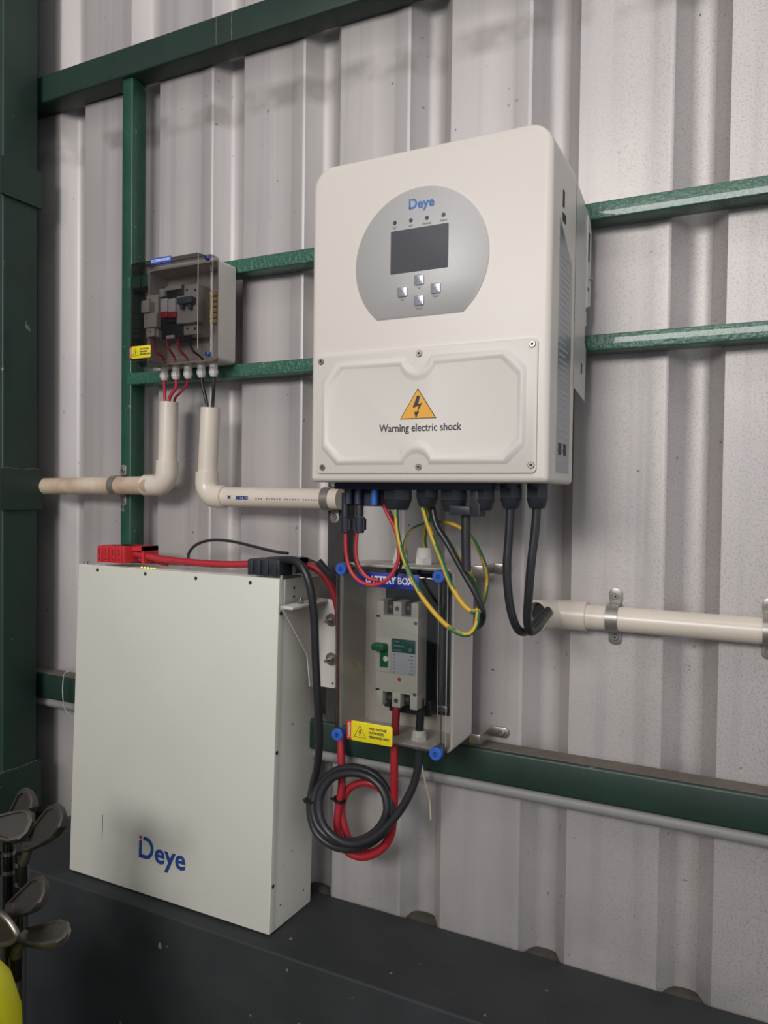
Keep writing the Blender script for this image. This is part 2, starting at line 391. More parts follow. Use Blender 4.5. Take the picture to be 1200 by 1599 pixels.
for px, py in ((502, 565), (655, 552), (832, 537), (504, 730), (654, 729), (830, 726)):
    small_screw(cover, A(px, py, ID-.003), .0042)
# warning triangle
ctr = A(653, 635, ID-.004); t0, t1, t2 = A(653, 606, ID-.004), A(625, 655, ID-.004), A(682, 653, ID-.004)
sg = MB().use('inkd'); sg.plate([(t1[0], t1[2]), (t2[0], t1[2]), (t0[0], t0[2])], ID-.0042, ID-.0038)
mx, mz = (t0[0]+t1[0]+t2[0])/3, (t0[2]+2*t1[2])/3
sh = lambda p: (mx+(p[0]-mx)*.93, mz+(p[1]-mz)*.93)
sg.use('amber'); sg.plate([sh((t1[0], t1[2])), sh((t2[0], t1[2])), sh((t0[0], t0[2]))], ID-.0045, ID-.0041)
def bolt(mb, cx, cz, s, d, m='inkd'):
    mb.use(m)
    mb.plate([(cx+.0*s, cz+.5*s), (cx-.22*s, cz-.02*s), (cx-.03*s, cz+.03*s), (cx+.02*s, cz+.5*s)][::-1], d-.0003, d)
    mb.plate([(cx+a*s, cz+c*s) for a, c in ((-.02, .5), (.14, .5), (.04, .12), (.24, .18), (.02, -.22), (.0, -.22), (.08, .06), (-.18, -.02))], d-.0004, d)
    mb.plate([(cx+a*s, cz+c*s) for a, c in ((.10, -.20), (-.14, -.22), (-.05, -.5))], d-.0004, d)
bolt(sg, mx-.001, mz+.002, .028, ID-.0045)
sg.build('warning_sign', 'amber', cover)
tx = MB(); c = A(655, 668, ID-.0041); text('Warning electric shock', tx, c[0], ID-.0040, c[2], .0138, 'inkd', bold=.00014, sx=.86); tx.build('warning_text', 'inkd', cover)
# round silver display panel cut flat at the bottom
cxp, czp, rp = -.4487*ID, .3385*ID, .1050*ID; a0 = math.asin((.3385-.2583)/.1050)
def disc(r): 
    rr = []; 
    for k in range(61):
        a = -a0 + (PI+2*a0)*k/60; rr.append((cxp+r*math.cos(a), czp+r*math.sin(a)))
    return rr
b = MB(); b.loft([[(x, ID-.0012, z) for x, z in disc(rp-.001)], [(x, ID-.0004, z) for x, z in disc(rp)], [(x, ID+.001, z) for x, z in disc(rp)]])
disp = b.build('display_panel', 'silver', inv)
DD = ID-.0013
s0, s1 = A(611, 361, DD), A(700, 417, DD); stp = A(700, 349, DD)
b = MB(); b.slab(s0[0], s1[0], s1[2], (s0[2]+stp[2])/2, DD-.0006, DD+.0002, r=.001, f=.0003); b.build('screen', 'lcd', disp)
for (px, py), g in (((655, 437), 'up'), ((629, 456), 'esc'), ((681, 450), 'ok'), ((655, 469), 'down')):
    p = A(px, py, DD); h = .0066
    b = MB(); b.slab(p[0]-h, p[0]+h, p[2]-h, p[2]+h, DD-.0022, DD+.0002, r=.002, f=.0012); o = b.build('key', 'key', disp)
    g_ = MB(); d2 = DD-.0023; x, z = p[0], p[2]; q = .0026
    lines = {'up': [(-q, -q), (0, q), (q, -q), (-q, -q)], 'down': [(-q, q), (0, -q), (q, q), (-q, q)], 'ok': [(-q, 0), (-.3*q, -q), (q, q)], 'esc': [(-q, q), (0, -q*.2), (q, q)]}[g]
    g_.tube([(x+a, d2, z+c_) for a, c_ in lines], .0003, 6, straight=True); g_.build('key_mark', 'keymark', o)
    text({'up': 'Up', 'down': 'Down', 'ok': 'Enter', 'esc': 'Esc'}[g], t_ := MB(), x, DD, z-.0098, .0036, 'keymark'); t_.build('key_caption', 'keymark', disp)
for (px, py), t in (((617, 348), 'DC'), ((642, 344), 'AC'), ((667, 340), 'Normal'), ((693, 335), 'Alarm')):
    p = A(px, py, DD); b = MB(); b.cyl((p[0], DD+.0002, p[2]), (0, -1, 0), .0025, .001, 16, cham=.0004); b.build('indicator', 'led', disp)
    t_ = MB(); text(t, t_, p[0], DD, p[2]-.0068, .0040, 'keymark'); t_.build('indicator_caption', 'keymark', disp)
def deye(mb, x0, z0, H, d, colm, dotm, X=None):
    """the maker's word: open D, then e y e; x0,z0 = lower left of the D, H = cap height"""
    w = H*.17; mb.use(colm)
    mb.plate([(x0, z0), (x0+w, z0), (x0+w, z0+H*.78), (x0, z0+H*.78)], d-.0004, d+.0001)
    out = []; inn = []
    for k in range(17):
        a = PI/2-PI*k/16; out.append((x0+H*.42+H*.46*math.cos(a), z0+H*.5+H*.5*math.sin(a))); inn.append((x0+H*.42+(H*.46-w)*math.cos(a), z0+H*.5+(H*.5-w)*math.sin(a)))
    pts = [(x0+w*1.5, z0+H)]+out+[(x0+w*.5, z0)]+[(x0+w*.5, z0+w)]+inn[::-1]+[(x0+w*1.5, z0+H-w)]
    n_ = 19
    L_ = [(x0+w*1.5, z0+H)]+out+[(x0+w*.5, z0)]; I_ = [(x0+w*1.5, z0+H-w)]+inn+[(x0+w*.5, z0+w)]
    for k in range(len(L_)-1): mb.plate([L_[k], L_[k+1], I_[k+1], I_[k]], d-.0004, d+.0001)
    mb.use(dotm); mb.plate([(x0, z0+H*.84), (x0+w, z0+H*.84), (x0+w, z0+H), (x0, z0+H)], d-.0004, d+.0001)
    text('eye', mb, x0+H*.93, d, z0, H*1.30, colm, bold=H*.028, align='LEFT', sx=1.02, va='BOTTOM_BASELINE')
p = A(639, 327, DD); b = MB(); deye(b, p[0], p[2], .0125, DD, 'blue', 'blue'); b.build('maker_logo', 'blue', disp)
# side: rating label, heatsink, bracket
b = MB().use('rating'); xs = IX1+.0004
b.add([(xs, .905, .03), (xs, .972, .03), (xs, .972, .295), (xs, .905, .335), (IX1-.0005, .905, .03), (IX1-.0005, .972, .03), (IX1-.0005, .972, .295), (IX1-.0005, .905, .335)],
      [(0,1,2,3), (4,7,6,5), (0,4,5,1), (1,5,6,2), (2,6,7,3), (3,7,4,0)])
b.use('silver')
for k in range(34):
    z = .045+k*.0075; w_ = random.choice((.03, .045, .055)); b.box(xs-.0001, xs+.0003, .912, .912+w_, z, z+.0022)
b.use('inkd'); b.box(xs-.0001, xs+.0004, .915, .93, .052, .066); b.box(xs-.0001, xs+.0004, .94, .955, .052, .066)
b.build('rating_label', 'rating', inv)
b = MB().use('inkd'); b.box(xs-.0005, xs+.0003, .918, .926, .352, .372); b.box(xs-.0005, xs+.0003, .918, .934, .335, .345); b.build('recycling_mark', 'inkd', inv)
b = MB(); b.box(IX0+.012, IX1-.0015, .9915, 1.050, .150, .385)
for k in range(14):
    x = IX0+.02+k*.0215; b.box(x, x+.003, .992, 1.052, .148, .388)
b.build('heatsink', 'alu', inv)
b = MB().use('alupale'); X0b = IX1-.0015
sp = [(.990, .145), (1.062, .133), (1.066, .205), (1.056, .215), (1.056, .25), (1.060, .26), (1.060, .385), (1.04, .40), (.990, .41)]
b.loft([[(X0b, d, z) for d, z in sp], [(X0b+.0015, d, z) for d, z in sp]]); b.use('hole')
b.box(X0b+.0012, X0b+.0017, 1.035, 1.042, .168, .182)
b.build('bracket_side', 'alupale', inv)
b = MB().use('brk'); sp = [(1.058, .262), (1.0795, .268), (1.0795, .37), (1.070, .383), (1.058, .388)]
b.loft([[(X0b-.0005, d, z) for d, z in sp], [(X0b+.0035, d, z) for d, z in sp]]); b.use('hole')
b.box(X0b+.0033, X0b+.0037, 1.060, 1.068, .325, .365); b.box(X0b+.0033, X0b+.0037, 1.060, 1.066, .285, .29)
b.use('zinc'); b.cyl((X0b+.0035, 1.071, .304), (1, 0, 0), .0022, .004, 10)
b.build('mounting_bracket', 'brk', inv)
b = MB().use('brk'); b.box(IX0+.03, IX1-.003, 1.052, 1.0795, .24, .26); b.box(IX0+.03, IX1-.003, 1.052, 1.0795, .36, .40); b.build('hanger_plate', 'brk', inv)
# underside connector block and glands
b = MB().use('navy'); x0, x1 = A(532, 770, .93)[0], A(775, 770, .93)[0]
b.slab(x0, x1, .0075, .0168, .912, .985, r=.002, f=.001); b.slab(x0, x0+.062, -.016, .0085, .940, .985, r=.002, f=.001, n=3); b.build('terminal_block', 'navy', inv)
def gland(px, py0, py1, wpx, D, lst=inv, nut='blk', name='cable_gland', hexn=6):
    """a threaded collar and cap nut hanging below a box"""
    p0, p1 = A(px, py0, D), A(px, py1, D); r = (A(px+wpx/2, py0, D)[0]-A(px-wpx/2, py0, D)[0])/2; h = p0[2]-p1[2]
    b = MB(); b.cyl((p0[0], D, p0[2]+.001), (0, 0, -1), r*.9, h*.22, 20); b.cyl((p0[0], D, p0[2]-h*.18), (0, 0, -1), r, h*.42, hexn, cham=.001)
    b.cyl((p0[0], D, p0[2]-h*.58), (0, 0, -1), r*.93, h*.42, 20, r2=r*.72, cham=.0015)
    return b.build(name, nut, lst)
gland(622, 758, 796, 42, .935); gland(668, 758, 791, 34, .935); gland(710, 757, 799, 42, .935); gland(757, 757, 797, 34, .93); gland(799, 755, 794, 36, .93); gland(840, 754, 794, 36, .93)
b = MB(); q0, q1 = A(706, 797, .925), A(738, 805, .925); b.slab(q0[0], q1[0], q1[2], q0[2]+.006, .915, .94, r=.001, f=.001)
q2 = A(748, 790, .93); b.slab(q2[0]-.008, q2[0]+.006, q1[2]-.001, .014, .918, .94, r=.002, f=.001); b.build('data_plug', 'blk', inv)
for px in (545, 560):
    p = A(px, 775, .935); b = MB(); b.cyl((p[0], .935, .0167), (0, 0, -1), .0065, .03, 12); b.build('solar_socket', 'navy', inv)
b = MB().use('blue'); p = A(585, 785, .925); b.cyl((p[0], .925, .0085), (0, 0, -1), .005, .022, 12); b.build('blue_plug', 'plug', inv)

# ================================================================ CABLES helper
def cable(name, pts, r, m, label, cat, group=None, split=None, n=12):
    b = MB().use(m)
    if split: b.use(split); b.use(m)
    b.tube(pts, r, n, split=split); return tag(b.build(name, m, smooth=60), label, cat, group)
def cablep(parent, name, pts, r, m, split=None, n=12):
    b = MB().use(m)
    if split: b.use(split); b.use(m)
    b.tube(pts, r, n, split=split); return b.build(name, m, parent, 60)
P = lambda seq: [A(*q) for q in seq]

# ================================================================ DC BREAKER BOX
DX0, DX1, DZ0, DZ1 = -.998, -.838, .2270, .3995
dc = thing('breaker_box', (-.918, 1.05, DZ0), 'small breaker box with smoky lid on the green rails, blue label on top', 'electrical box')
def tray(x0, x1, z0, z1, d0, d1, t, m, parent, name='box_base', r=.006):
    """open-front box shell"""
    def ring(i, d): return [(x, d, z) for x, z in rrect(x0+i, x1-i, z0+i, z1-i, [max(r-i, .001)]*4, 4)]
    b = MB(); b.loft([ring(.003, d1), ring(0, d1-.003), ring(0, d0), ring(t, d0), ring(t, d1-t)]); return b.build(name, m, parent)
def hood(x0, x1, z0, z1, d0, d1, t, m, parent, step=.012, name='lid', mid=None):
    """domed clear lid, open at the back: flange then raised front"""
    mid = mid if mid else (d0*.35+d1*.65)
    def ring(i, d): return [(x, d, z) for x, z in rrect(x0+i, x1-i, z0+i, z1-i, [.005]*4, 4)]
    b = MB(); b.loft([ring(0, d1), ring(0, mid), ring(step*.55, mid-.001), ring(step*.8, d0+.002), ring(step, d0)], False, True)
    return b.build(name, m, parent)
tray(DX0, DX1, DZ0, DZ1, 1.031, 1.0795, .003, 'boxw', dc)
lid = hood(DX0-.004, DX1-.0005, DZ0-.004, DZ1+.004, .985, 1.0308, .002, 'smoke', dc, step=.006)
b = MB(); b.tube([(DX1-.0065, .9852, DZ0+.012), (DX1-.0065, .9852, DZ1-.004)], .0007, 6, straight=True); b.build('lid_corner_highlight', 'lidline', lid)  # pale tube drawn as the highlight along the lid's front corner
b = MB(); b.tube([(DX1+.0007, 1.0135, DZ0+.004), (DX1+.0007, 1.0135, DZ1+.001)], .0006, 6, straight=True); b.build('lid_flange', 'lidline', lid)
for px, py in ((322, 402), (323, 552), (215, 420), (213, 575)):
    p = A(px, py, 1.006); b = MB().use('plug'); b.cyl((p[0], 1.012, p[2]), (0, -1, 0), .0042, .007, 14, cham=.001); b.use('plugd'); b.cyl((p[0], 1.0052, p[2]), (0, -1, 0), .0015, .0005, 8)
    if px > 300: b.build('lid_screw', 'plug', dc)
p = A(252, 405, .985); p = (p[0], p[1], DZ1-.0045); b = MB().use('bluelab2'); b.slab(p[0]-.0225, p[0]+.0225, p[2]-.0052, p[2]+.0052, .9838, .9848, r=.001, f=.0002)
text('DC COMBINATION BOX', b, p[0], .9837, p[2], .0062, 'white', bold=.0001, sx=.62); b.build('name_label', 'bluelab2', dc)
def sticker(parent, p0, p1, D, lines=True):
    """red-edged yellow high voltage sticker between upper left p0 and lower right p1"""
    x0, z1 = p0; x1, z0 = p1; w, h = x1-x0, z1-z0
    b = MB().use('red'); b.slab(x0, x0+w*.14, z0, z1, D-.0008, D, r=h*.08, f=.0002)
    b.use('yellow'); b.slab(x0+w*.10, x1, z0, z1, D-.001, D, r=h*.12, f=.0002)
    d = D-.0012; tx_, tz_ = x0+w*.30, z0+h*.45
    tri = [(tx_-h*.33, tz_-h*.24), (tx_+h*.33, tz_-h*.24), (tx_, tz_+h*.36)]
    b.use('inkd'); b.tube([(x, d, z) for x, z in tri+tri[:1]], h*.015, 5, straight=True)
    bolt(b, tx_, tz_-.0*h, h*.34, d+.0003)
    for k, t in enumerate(('HIGH VOLTAGE', 'AUTHORIZED', 'PERSONNEL ONLY')): text(t, b, x0+w*.50, D-.001, z1-h*(.27+.21*k), h*.165, 'inkd', bold=h*.004, align='LEFT', sx=.82)
    text('DANGER', b, x0+w*.055, D-.0008, (z0+z1)/2, h*.19, 'white', rot=PI/2)
    return b.build('warning_sticker', 'yellow', parent)
a, c = A(203, 541, .985), A(235.5, 558, .985); sticker(dc, (a[0], a[2]-.001), (c[0], c[2]), .985)
for px in (257, 275, 294, 315, 334):
    p = A(px, 560, 1.05); b = MB().use('gland'); b.cyl((p[0], 1.05, DZ0+.0005), (0, 0, -1), .0072, .012, 8); b.cyl((p[0], 1.05, DZ0-.0115), (0, 0, -1), .0082, .007, 8); b.cyl((p[0], 1.05, DZ0-.018), (0, 0, -1), .0078, .006, 16, r2=.0058, cham=.001)
    b.build('cable_gland', 'gland', dc)
# contents
def blockpx(b, x0, y0, x1, y1, D0, D1, m, r=.0008, f=.0005):
    p, q = A(x0, y0, D0), A(x1, y1, D0); b.use(m); b.slab(min(p[0], q[0]), max(p[0], q[0]), min(p[2], q[2]), max(p[2], q[2]), D0, D1, r=r, f=f, n=2)
ms = thing('fuse_switch', A(232, 526, 1.04), 'white fuse switch at the left inside the small breaker box', 'fuse switch')
b = MB(); blockpx(b, 228, 462, 247, 526, 1.032, 1.07, 'mcb'); blockpx(b, 225, 490, 244, 510, 1.022, 1.034, 'mcb'); blockpx(b, 229, 512, 241, 525, 1.026, 1.034, 'mcb'); b.build('housing', 'mcb', ms)
b = MB(); blockpx(b, 220, 470, 233, 487, 1.018, 1.034, 'mcb', r=.003); b.build('lever', 'mcb', ms)
for px, py, d in ((235, 468, 1.032), (235, 518, 1.026), (230, 497, 1.022)):
    b = MB().use('hole'); p = A(px, py, d); b.cyl((p[0], d+.0005, p[2]), (0, -1, 0), .0014, .0008, 8); b.build('terminal_screw', 'hole', ms)
sp_ = thing('surge_protector', A(268, 526, 1.04), 'black surge protector with two white and red cartridges inside small box', 'surge protector')
b = MB(); blockpx(b, 253, 449, 286, 526, 1.036, 1.07, 'blk'); blockpx(b, 256, 464, 277, 502, 1.028, 1.038, 'blk'); b.build('housing', 'blk', sp_)
for px in (255.5, 268):
    b = MB(); blockpx(b, px-5, 467, px+5.5, 487, 1.020, 1.034, 'white'); blockpx(b, px-5, 487, px+5.5, 495, 1.020, 1.034, 'redp'); b.build('cartridge', 'mcb', sp_)
for q in ((258, 448, 282, 451, 1.032, 1.038), (259, 524, 271, 528, 1.032, 1.038), (249, 451, 257, 463, 1.030, 1.04)):
    b = MB(); blockpx(b, *q, 'mcb'); b.build('terminal_cover', 'mcb', sp_)
cb = thing('circuit_breaker', A(295, 520, 1.04), 'two-pole white circuit breaker with grey toggles inside small box', 'circuit breaker')
b = MB(); blockpx(b, 286, 446, 309, 521, 1.038, 1.07, 'mcb'); blockpx(b, 276, 463, 309, 502, 1.026, 1.04, 'mcb'); b.build('housing', 'mcb', cb)
b = MB(); blockpx(b, 276, 465, 299, 472, 1.014, 1.027, 'tgrey'); blockpx(b, 281, 472, 285, 482, 1.018, 1.027, 'tgrey'); blockpx(b, 293, 472, 297, 482, 1.018, 1.027, 'tgrey'); b.build('toggle', 'tgrey', cb)
for px, py, d in ((292, 453, 1.038), (305, 453, 1.038), (293, 513, 1.038), (305, 513, 1.038)):
    b = MB().use('hole'); p = A(px, py, d); b.cyl((p[0], d+.0005, p[2]), (0, -1, 0), .0022, .0008, 10); b.build('terminal_screw', 'hole', cb)
yt = thing('terminal_block', A(331, 510, 1.05), 'yellow terminal block at the right inside the small breaker box', 'terminal block')
b = MB().use('ytb'); p0 = A(332, 458, 1.05); p1 = A(332, 508, 1.05)
for k in range(6):
    z = p1[2]+(p0[2]-p1[2])*k/6; b.slab(DX1-.024, DX1-.008, z, z+.0068, 1.035, 1.07, r=.001, f=.0006, n=2)
b.build('clamp_row', 'ytb', yt)
for i, (a, c, m_) in enumerate((((243, 548), (258, 572), 'wred'), ((262, 540), (275, 572), 'wred'), ((280, 545), (295, 572), 'wred'), ((300, 545), (320, 572), 'blkc'))):
    cable('wire', [A(a[0]-2, a[1]-22, 1.045), A(a[0], a[1], 1.035), A((a[0]+c[0])/2+4, c[1]-14, 1.045), A(c[0], c[1]-4, 1.05)], .0022, m_,
          ('red wire looping at bottom left inside the small breaker box', 'red wire under the surge protector inside small breaker box', 'red wire under the circuit breaker inside small breaker box', 'black wire at lower right inside small breaker box')[i], 'wire', n=8)

# conduits with bends
def sweep_bend(b, p0, corner, p1, r, rb, m, n=20):
    """tube from p0 to p1 with round bend of radius rb at the corner"""
    p0, c, p1 = Vector(p0), Vector(corner), Vector(p1); a = (p0-c).normalized(); e = (p1-c).normalized()
    ang = a.angle(e); t = rb/math.tan(ang/2); bis = (a+e).normalized(); o = c+bis*(rb/math.sin(ang/2)); s_ = c+a*t-o; f_ = c+e*t-o
    pts = [p0]
    for k in range(13):
        w = k/12; om = s_.angle(f_); pts.append(o+(s_*math.sin((1-w)*om)+f_*math.sin(w*om))/math.sin(om))
    pts.append(p1); b.use(m); b.tube([tuple(q) for q in pts], r, n, straight=True)
def open_pipe(b, p0, p1, r, t, m, n=24):
    p0, p1 = Vector(p0), Vector(p1); a = (p1-p0).normalized(); u = a.orthogonal().normalized(); w = a.cross(u)
    R = lambda p, q: [tuple(p+q*(math.cos(2*PI*j/n)*u+math.sin(2*PI*j/n)*w)) for j in range(n)]
    b.use(m); b.loft([R(p1-a*.002, r-t), R(p0, r-t), R(p0, r), R(p1, r)], False, True)
PR, PRF = .0172, .0202
pd = 1.060
l1 = thing('conduit_pipe', A(200, 758, pd), 'cream pvc conduit from the red wires down and out left past the column', 'conduit')
top, cor, lf = A(264, 628, pd), A(260, 757, pd), (-1.3262, pd, A(80, 760, pd)[2])
b = MB(); open_pipe(b, top, A(261.5, 728, pd), PR, .002, 'pvc'); b.build('riser', 'pvc', l1)
b = MB(); sweep_bend(b, A(261.2, 720, pd), cor, A(228, 758, pd), PRF, .024, 'pvc'); b.build('elbow', 'pvc', l1)
b = MB().use('pvcold'); b.tube([A(236, 758, 1.056), (-1.396, 1.0815, lf[2])], PR, 24, straight=True); b.build('run', 'pvcold', l1)
l2 = thing('conduit_pipe', A(400, 778, pd), 'cream pvc conduit from the black wires down and right to the inverter', 'conduit')
b = MB(); open_pipe(b, A(329, 637, pd), A(324, 745, pd), PR, .002, 'pvc'); b.build('riser', 'pvc', l2)
b = MB(); sweep_bend(b, A(323.6, 737, pd), A(322.5, 775, pd), A(352, 776, pd), PRF, .024, 'pvc'); b.build('elbow', 'pvc', l2)
b = MB(); b.use('pvc'); b.tube([A(346, 775.5, pd), A(532, 779.5, pd)], PR, 24, straight=True)
p = A(378, 778, pd-PR); text('METRO', b, p[0], pd-PR-.0001, p[2]+.0006, .0080, 'logo', bold=.0005, sx=.95)
p = A(358, 777, pd-PR); text('M', b, p[0], pd-PR-.0001, p[2]+.0006, .0085, 'logo', bold=.0004)
b.use('keymark')
for k in range(26):
    p = A(400+k*4.1, 778.6+k*.09, pd-PR)
    if k % 7 != 3: b.box(p[0]-.0012, p[0]+.0012, pd-PR-.0004, pd-PR+.0004, p[2]-.0011, p[2]+.0011)
b.build('run', 'pvc', l2)
l3 = thing('conduit_pipe', A(1050, 975, 1.1), 'cream pvc conduit leaving right, its open elbow swallowing two black cables', 'conduit')
zc = -.1555*1.098; pr = 1.098
b = MB(); b.use('pvc'); b.tube([(-.232, pr, zc-.0003), (.5, pr, zc)], .0175, 24, straight=True); b.build('run', 'pvc', l3)
# elbow: socket on the pipe, bend, mouth that opens towards the room and left
mo = Vector(A(862, 956, 1.045)); 
b = MB().use('pvc'); b.tube([(-.222, pr, zc), (-.256, pr, zc)], .0215, 24, straight=True)
cen = Vector((-.272, pr-.004, zc)); ax = Vector((-.42, -.90, .03)).normalized()
b.tube([(-.252, pr, zc), (-.262, pr-.001, zc), (-.270, pr-.005, zc), tuple(cen+ax*.008), tuple(cen+ax*.014)], .0212, 24, straight=True, caps=False)
open_pipe(b, tuple(cen+ax*.034), tuple(cen+ax*.004), .0222, .0035, 'pvc')
b.use('hole'); b.cyl(tuple(cen+ax*.0205), tuple(ax), .0186, .0006, 24)
b.build('elbow', 'pvc', l3)

# saddles
def saddle(x, pdp, zc, r, back, label, w=.013, lug=.030, name='pipe_clip', only=None, m='clip'):
    t = thing(name, (x, pdp, zc-r-.01), label, 'pipe clip'); b = MB().use(m); R = []
    pts = [(back-.0012, zc+r+lug*.62), (back-.0012, zc+r+.003)]
    prof_ = []
    for k in range(17):
        a = PI/2-PI*k/16; prof_.append((pdp-(r+.0006)*math.cos(a), zc+(r+.0006)*math.sin(a)))
    inner = [(back-.0003, zc+r+.021), (back-.0003, zc+r+.0012)]+[(pdp-(r+.0004)*math.cos(PI/2-PI*k/16), zc+(r+.0004)*math.sin(PI/2-PI*k/16)) for k in range(17)]+[(back-.0003, zc-r-.0012), (back-.0003, zc-r-.021)]
    outer = [(back-.0018, zc+r+.021), (back-.0018, zc+r+.003)]+[(pdp-(r+.002)*math.cos(PI/2-PI*k/16), zc+(r+.002)*math.sin(PI/2-PI*k/16)) for k in range(17)]+[(back-.0018, zc-r-.003), (back-.0018, zc-r-.021)]
    ring = (outer[1:-1]+inner[1:-1][::-1])
    b.loft([[(x-w/2, d, z) for d, z in ring], [(x+w/2, d, z) for d, z in ring]]); 
    for s in (1, -1): b.slab(x-w/2-.001, x+w/2+.001, zc+s*(r+.0115)-.0115, zc+s*(r+.0115)+.0115, back-.0019, back-.0003, r=w*.45, f=.0004)
    b.build('strap', m, t)
    for s in (1, -1): small_screw(t, (x, back-.0018, zc+s*(r+.012)), .0046, m='zinc', proud=.003)
    return t
p = A(193, 758, 1.08); saddle(p[0], pd+.001, A(193, 758, pd)[2], PR, 1.081, 'zinc clip holding the stained pipe to the green upright post')
p = A(522, 779, 1.083); saddle(-.634, pd, A(516, 779, pd)[2], PR, 1.083, 'zinc clip holding the printed pipe to the dark strut by the inverter', w=.014)
p = A(961, 960, 1.12); saddle(A(960, 960, 1.11)[0], pr, zc, .0175, WALL_D, 'zinc clip with two screws on the right pipe near its elbow', w=.0165)
saddle(A(1203, 970, 1.11)[0], pr, zc, .0175, WALL_D, 'zinc clip cut off by the right edge of the photo', w=.0165)

# wires between breaker box glands and conduits
def g_at(px): return A(px, 590, 1.05)
zg = DZ0-.0235
def gx(px): return (A(px, 560, 1.05)[0], 1.05, zg)
tL, tR = Vector(top), Vector(A(329, 637, pd))
cable('wire', [gx(257), A(257, 605, 1.052), (tL.x-.004, pd-.006, tL.z+.004), (tL.x-.004, pd-.004, tL.z-.04)], .0028, 'wred', 'red wire from the leftmost white gland into the left conduit', 'wire')
cable('wire', [gx(275), A(275, 605, 1.052), (tL.x+.006, pd-.006, tL.z+.004), (tL.x+.004, pd-.004, tL.z-.04)], .0032, 'wred', 'red wire from the second white gland into the left conduit', 'wire')
cable('wire', [gx(294), A(291, 602, 1.052), A(282, 613, 1.055), (tL.x+.008, pd+.006, tL.z+.004), (tL.x+.004, pd+.004, tL.z-.04)], .0022, 'redc', 'thin dark red wire slanting from the middle white gland', 'wire')
cable('wire', [gx(315), A(317, 605, 1.052), (tR.x-.004, pd-.005, tR.z+.004), (tR.x-.003, pd-.004, tR.z-.04)], .0030, 'blkc', 'dark wire from the fourth white gland into the right conduit', 'wire')
cable('wire', [gx(334), A(334, 605, 1.052), (tR.x+.006, pd-.002, tR.z+.004), (tR.x+.003, pd-.004, tR.z-.04)], .0030, 'blkc', 'dark wire from the rightmost white gland into the right conduit', 'wire')

# ================================================================ BATTERY BOX (enclosure with moulded breaker)
BX0, BX1, BZ0, BZ1 = -.5705, -.385, -.3655, -.1035
bb = thing('battery_breaker_box', ((BX0+BX1)/2, 1.03, BZ0), 'clear-lidded battery box with blue corner screws below the white inverter', 'electrical box')
tray(BX0, BX1, BZ0, BZ1, .992, 1.0745, .0035, 'boxw', bb, r=.010)
hood(BX0+.001, BX1-.001, BZ0+.001, BZ1-.001, .968, .9918, .002, 'clearm', bb, step=.010, mid=.982)
# moulded ribs along the left and right edges of the lid
for x, mm, rr in ((BX0+.004, 'lidedge', .0016), (BX0+.010, 'lidedge', .0016), (BX0+.0150, 'lidline', .0007), (BX1-.0165, 'lidline', .0007), (BX1-.0105, 'lidedge', .0016), (BX1-.0035, 'lidline', .0006)):
    b = MB(); b.tube([(x, .9755, BZ0+.014), (x, .9755, BZ1-.016)], rr, 8, straight=True); b.build('lid_rib', mm, bb)
b = MB(); b.box(-.530, BX1-.006, 1.067, 1.0705, BZ0+.03, BZ1-.008); b.build('black_back_sheet', 'blk', bb)  # black sheet over the middle and right of the box back
for px, py, d in ((535, 888, .97), (687, 900, .97), (529, 1146, .97), (682, 1176, .97)):
    p = A(px, py, d); b = MB().use('plug'); b.cyl((p[0], d+.004, p[2]), (0, -1, 0), .0092, .010, 28, cham=.0012); b.use('lidedge'); b.cyl((p[0], d+.02, p[2]), (0, -1, 0), .0085, .016, 16)
    b.use('plugd'); b.ringz((p[0], d, p[2]), .0022, .0034, d-.0064, d-.0058, 14); b.box(p[0]-.0006, p[0]+.0006, d-.0068, d-.006, p[2]-.003, p[2]+.003)
    b.build('lid_screw', 'plug', bb)
a, c = A(560, 893, .9675), A(655, 922, .9675); zt, zb_ = -.1155*.9675, -.1375*.9675
b = MB().use('bluelab'); b.slab(a[0], c[0], zb_, zt, .9665, .9678, r=.0015, f=.0003); text('BATTERY BOX', b, (a[0]+c[0])/2+.002, .9664, (zt+zb_)/2, .0135, 'white', bold=.0005, sx=.86); b.build('name_label', 'bluelab', bb)
a, c = A(542, 1123, .9675), A(613, 1165, .9675)
sticker(bb, (a[0], -.3435*.9675), (c[0], -.3735*.9675), .9680)
def wgland(x, d, z, sgn, parent, r=.0115, h=.020, m='gland'):
    b = MB().use(m); b.cyl((x, d, z), (0, 0, sgn), r, h*.4, 6); b.cyl((x, d, z+sgn*h*.4), (0, 0, sgn), r*.95, h*.6, 18, r2=r*.8, cham=.0015); return b.build('cable_gland', m, parent)
g1 = A(616, 1170, 1.02); g2 = A(655, 1172, 1.02)
wgland(g1[0], 1.02, BZ0+.001, -1, bb, h=.009); wgland(g2[0], 1.02, BZ0+.001, -1, bb, h=.009)
wgland(g2[0], 1.02, BZ0+.0035, 1, bb, h=.014, r=.0125)
gt = A(663, 872, 1.045); wgland(gt[0], 1.045, BZ1-.001, 1, bb, h=.026, r=.0135); gt2 = A(626, 868, 1.045); wgland(gt2[0], 1.045, BZ1-.001, 1, bb, h=.024, r=.0125)
for z, lab in ((A(760, 888, 1.1)[2], 1), (A(755, 1145, 1.1)[2], 0)):
    b = MB().use('zinc'); b.slab(BX1-.002, BX1+.016, z-.0075, z+.0075, 1.066, 1.072, r=.003, f=.001)
    b.box(BX1+.0145, BX1+.0165, 1.068, 1.1165, z-.007, z+.007); b.slab(BX1+.012, BX1+.044, z-.008, z+.008, 1.1165, 1.1195, r=.0078, f=.001)
    b.cyl((BX1+.033, 1.117, z), (0, -1, 0), .0048, .004, 14, cham=.001); b.build('mounting_ear', 'zinc', bb)
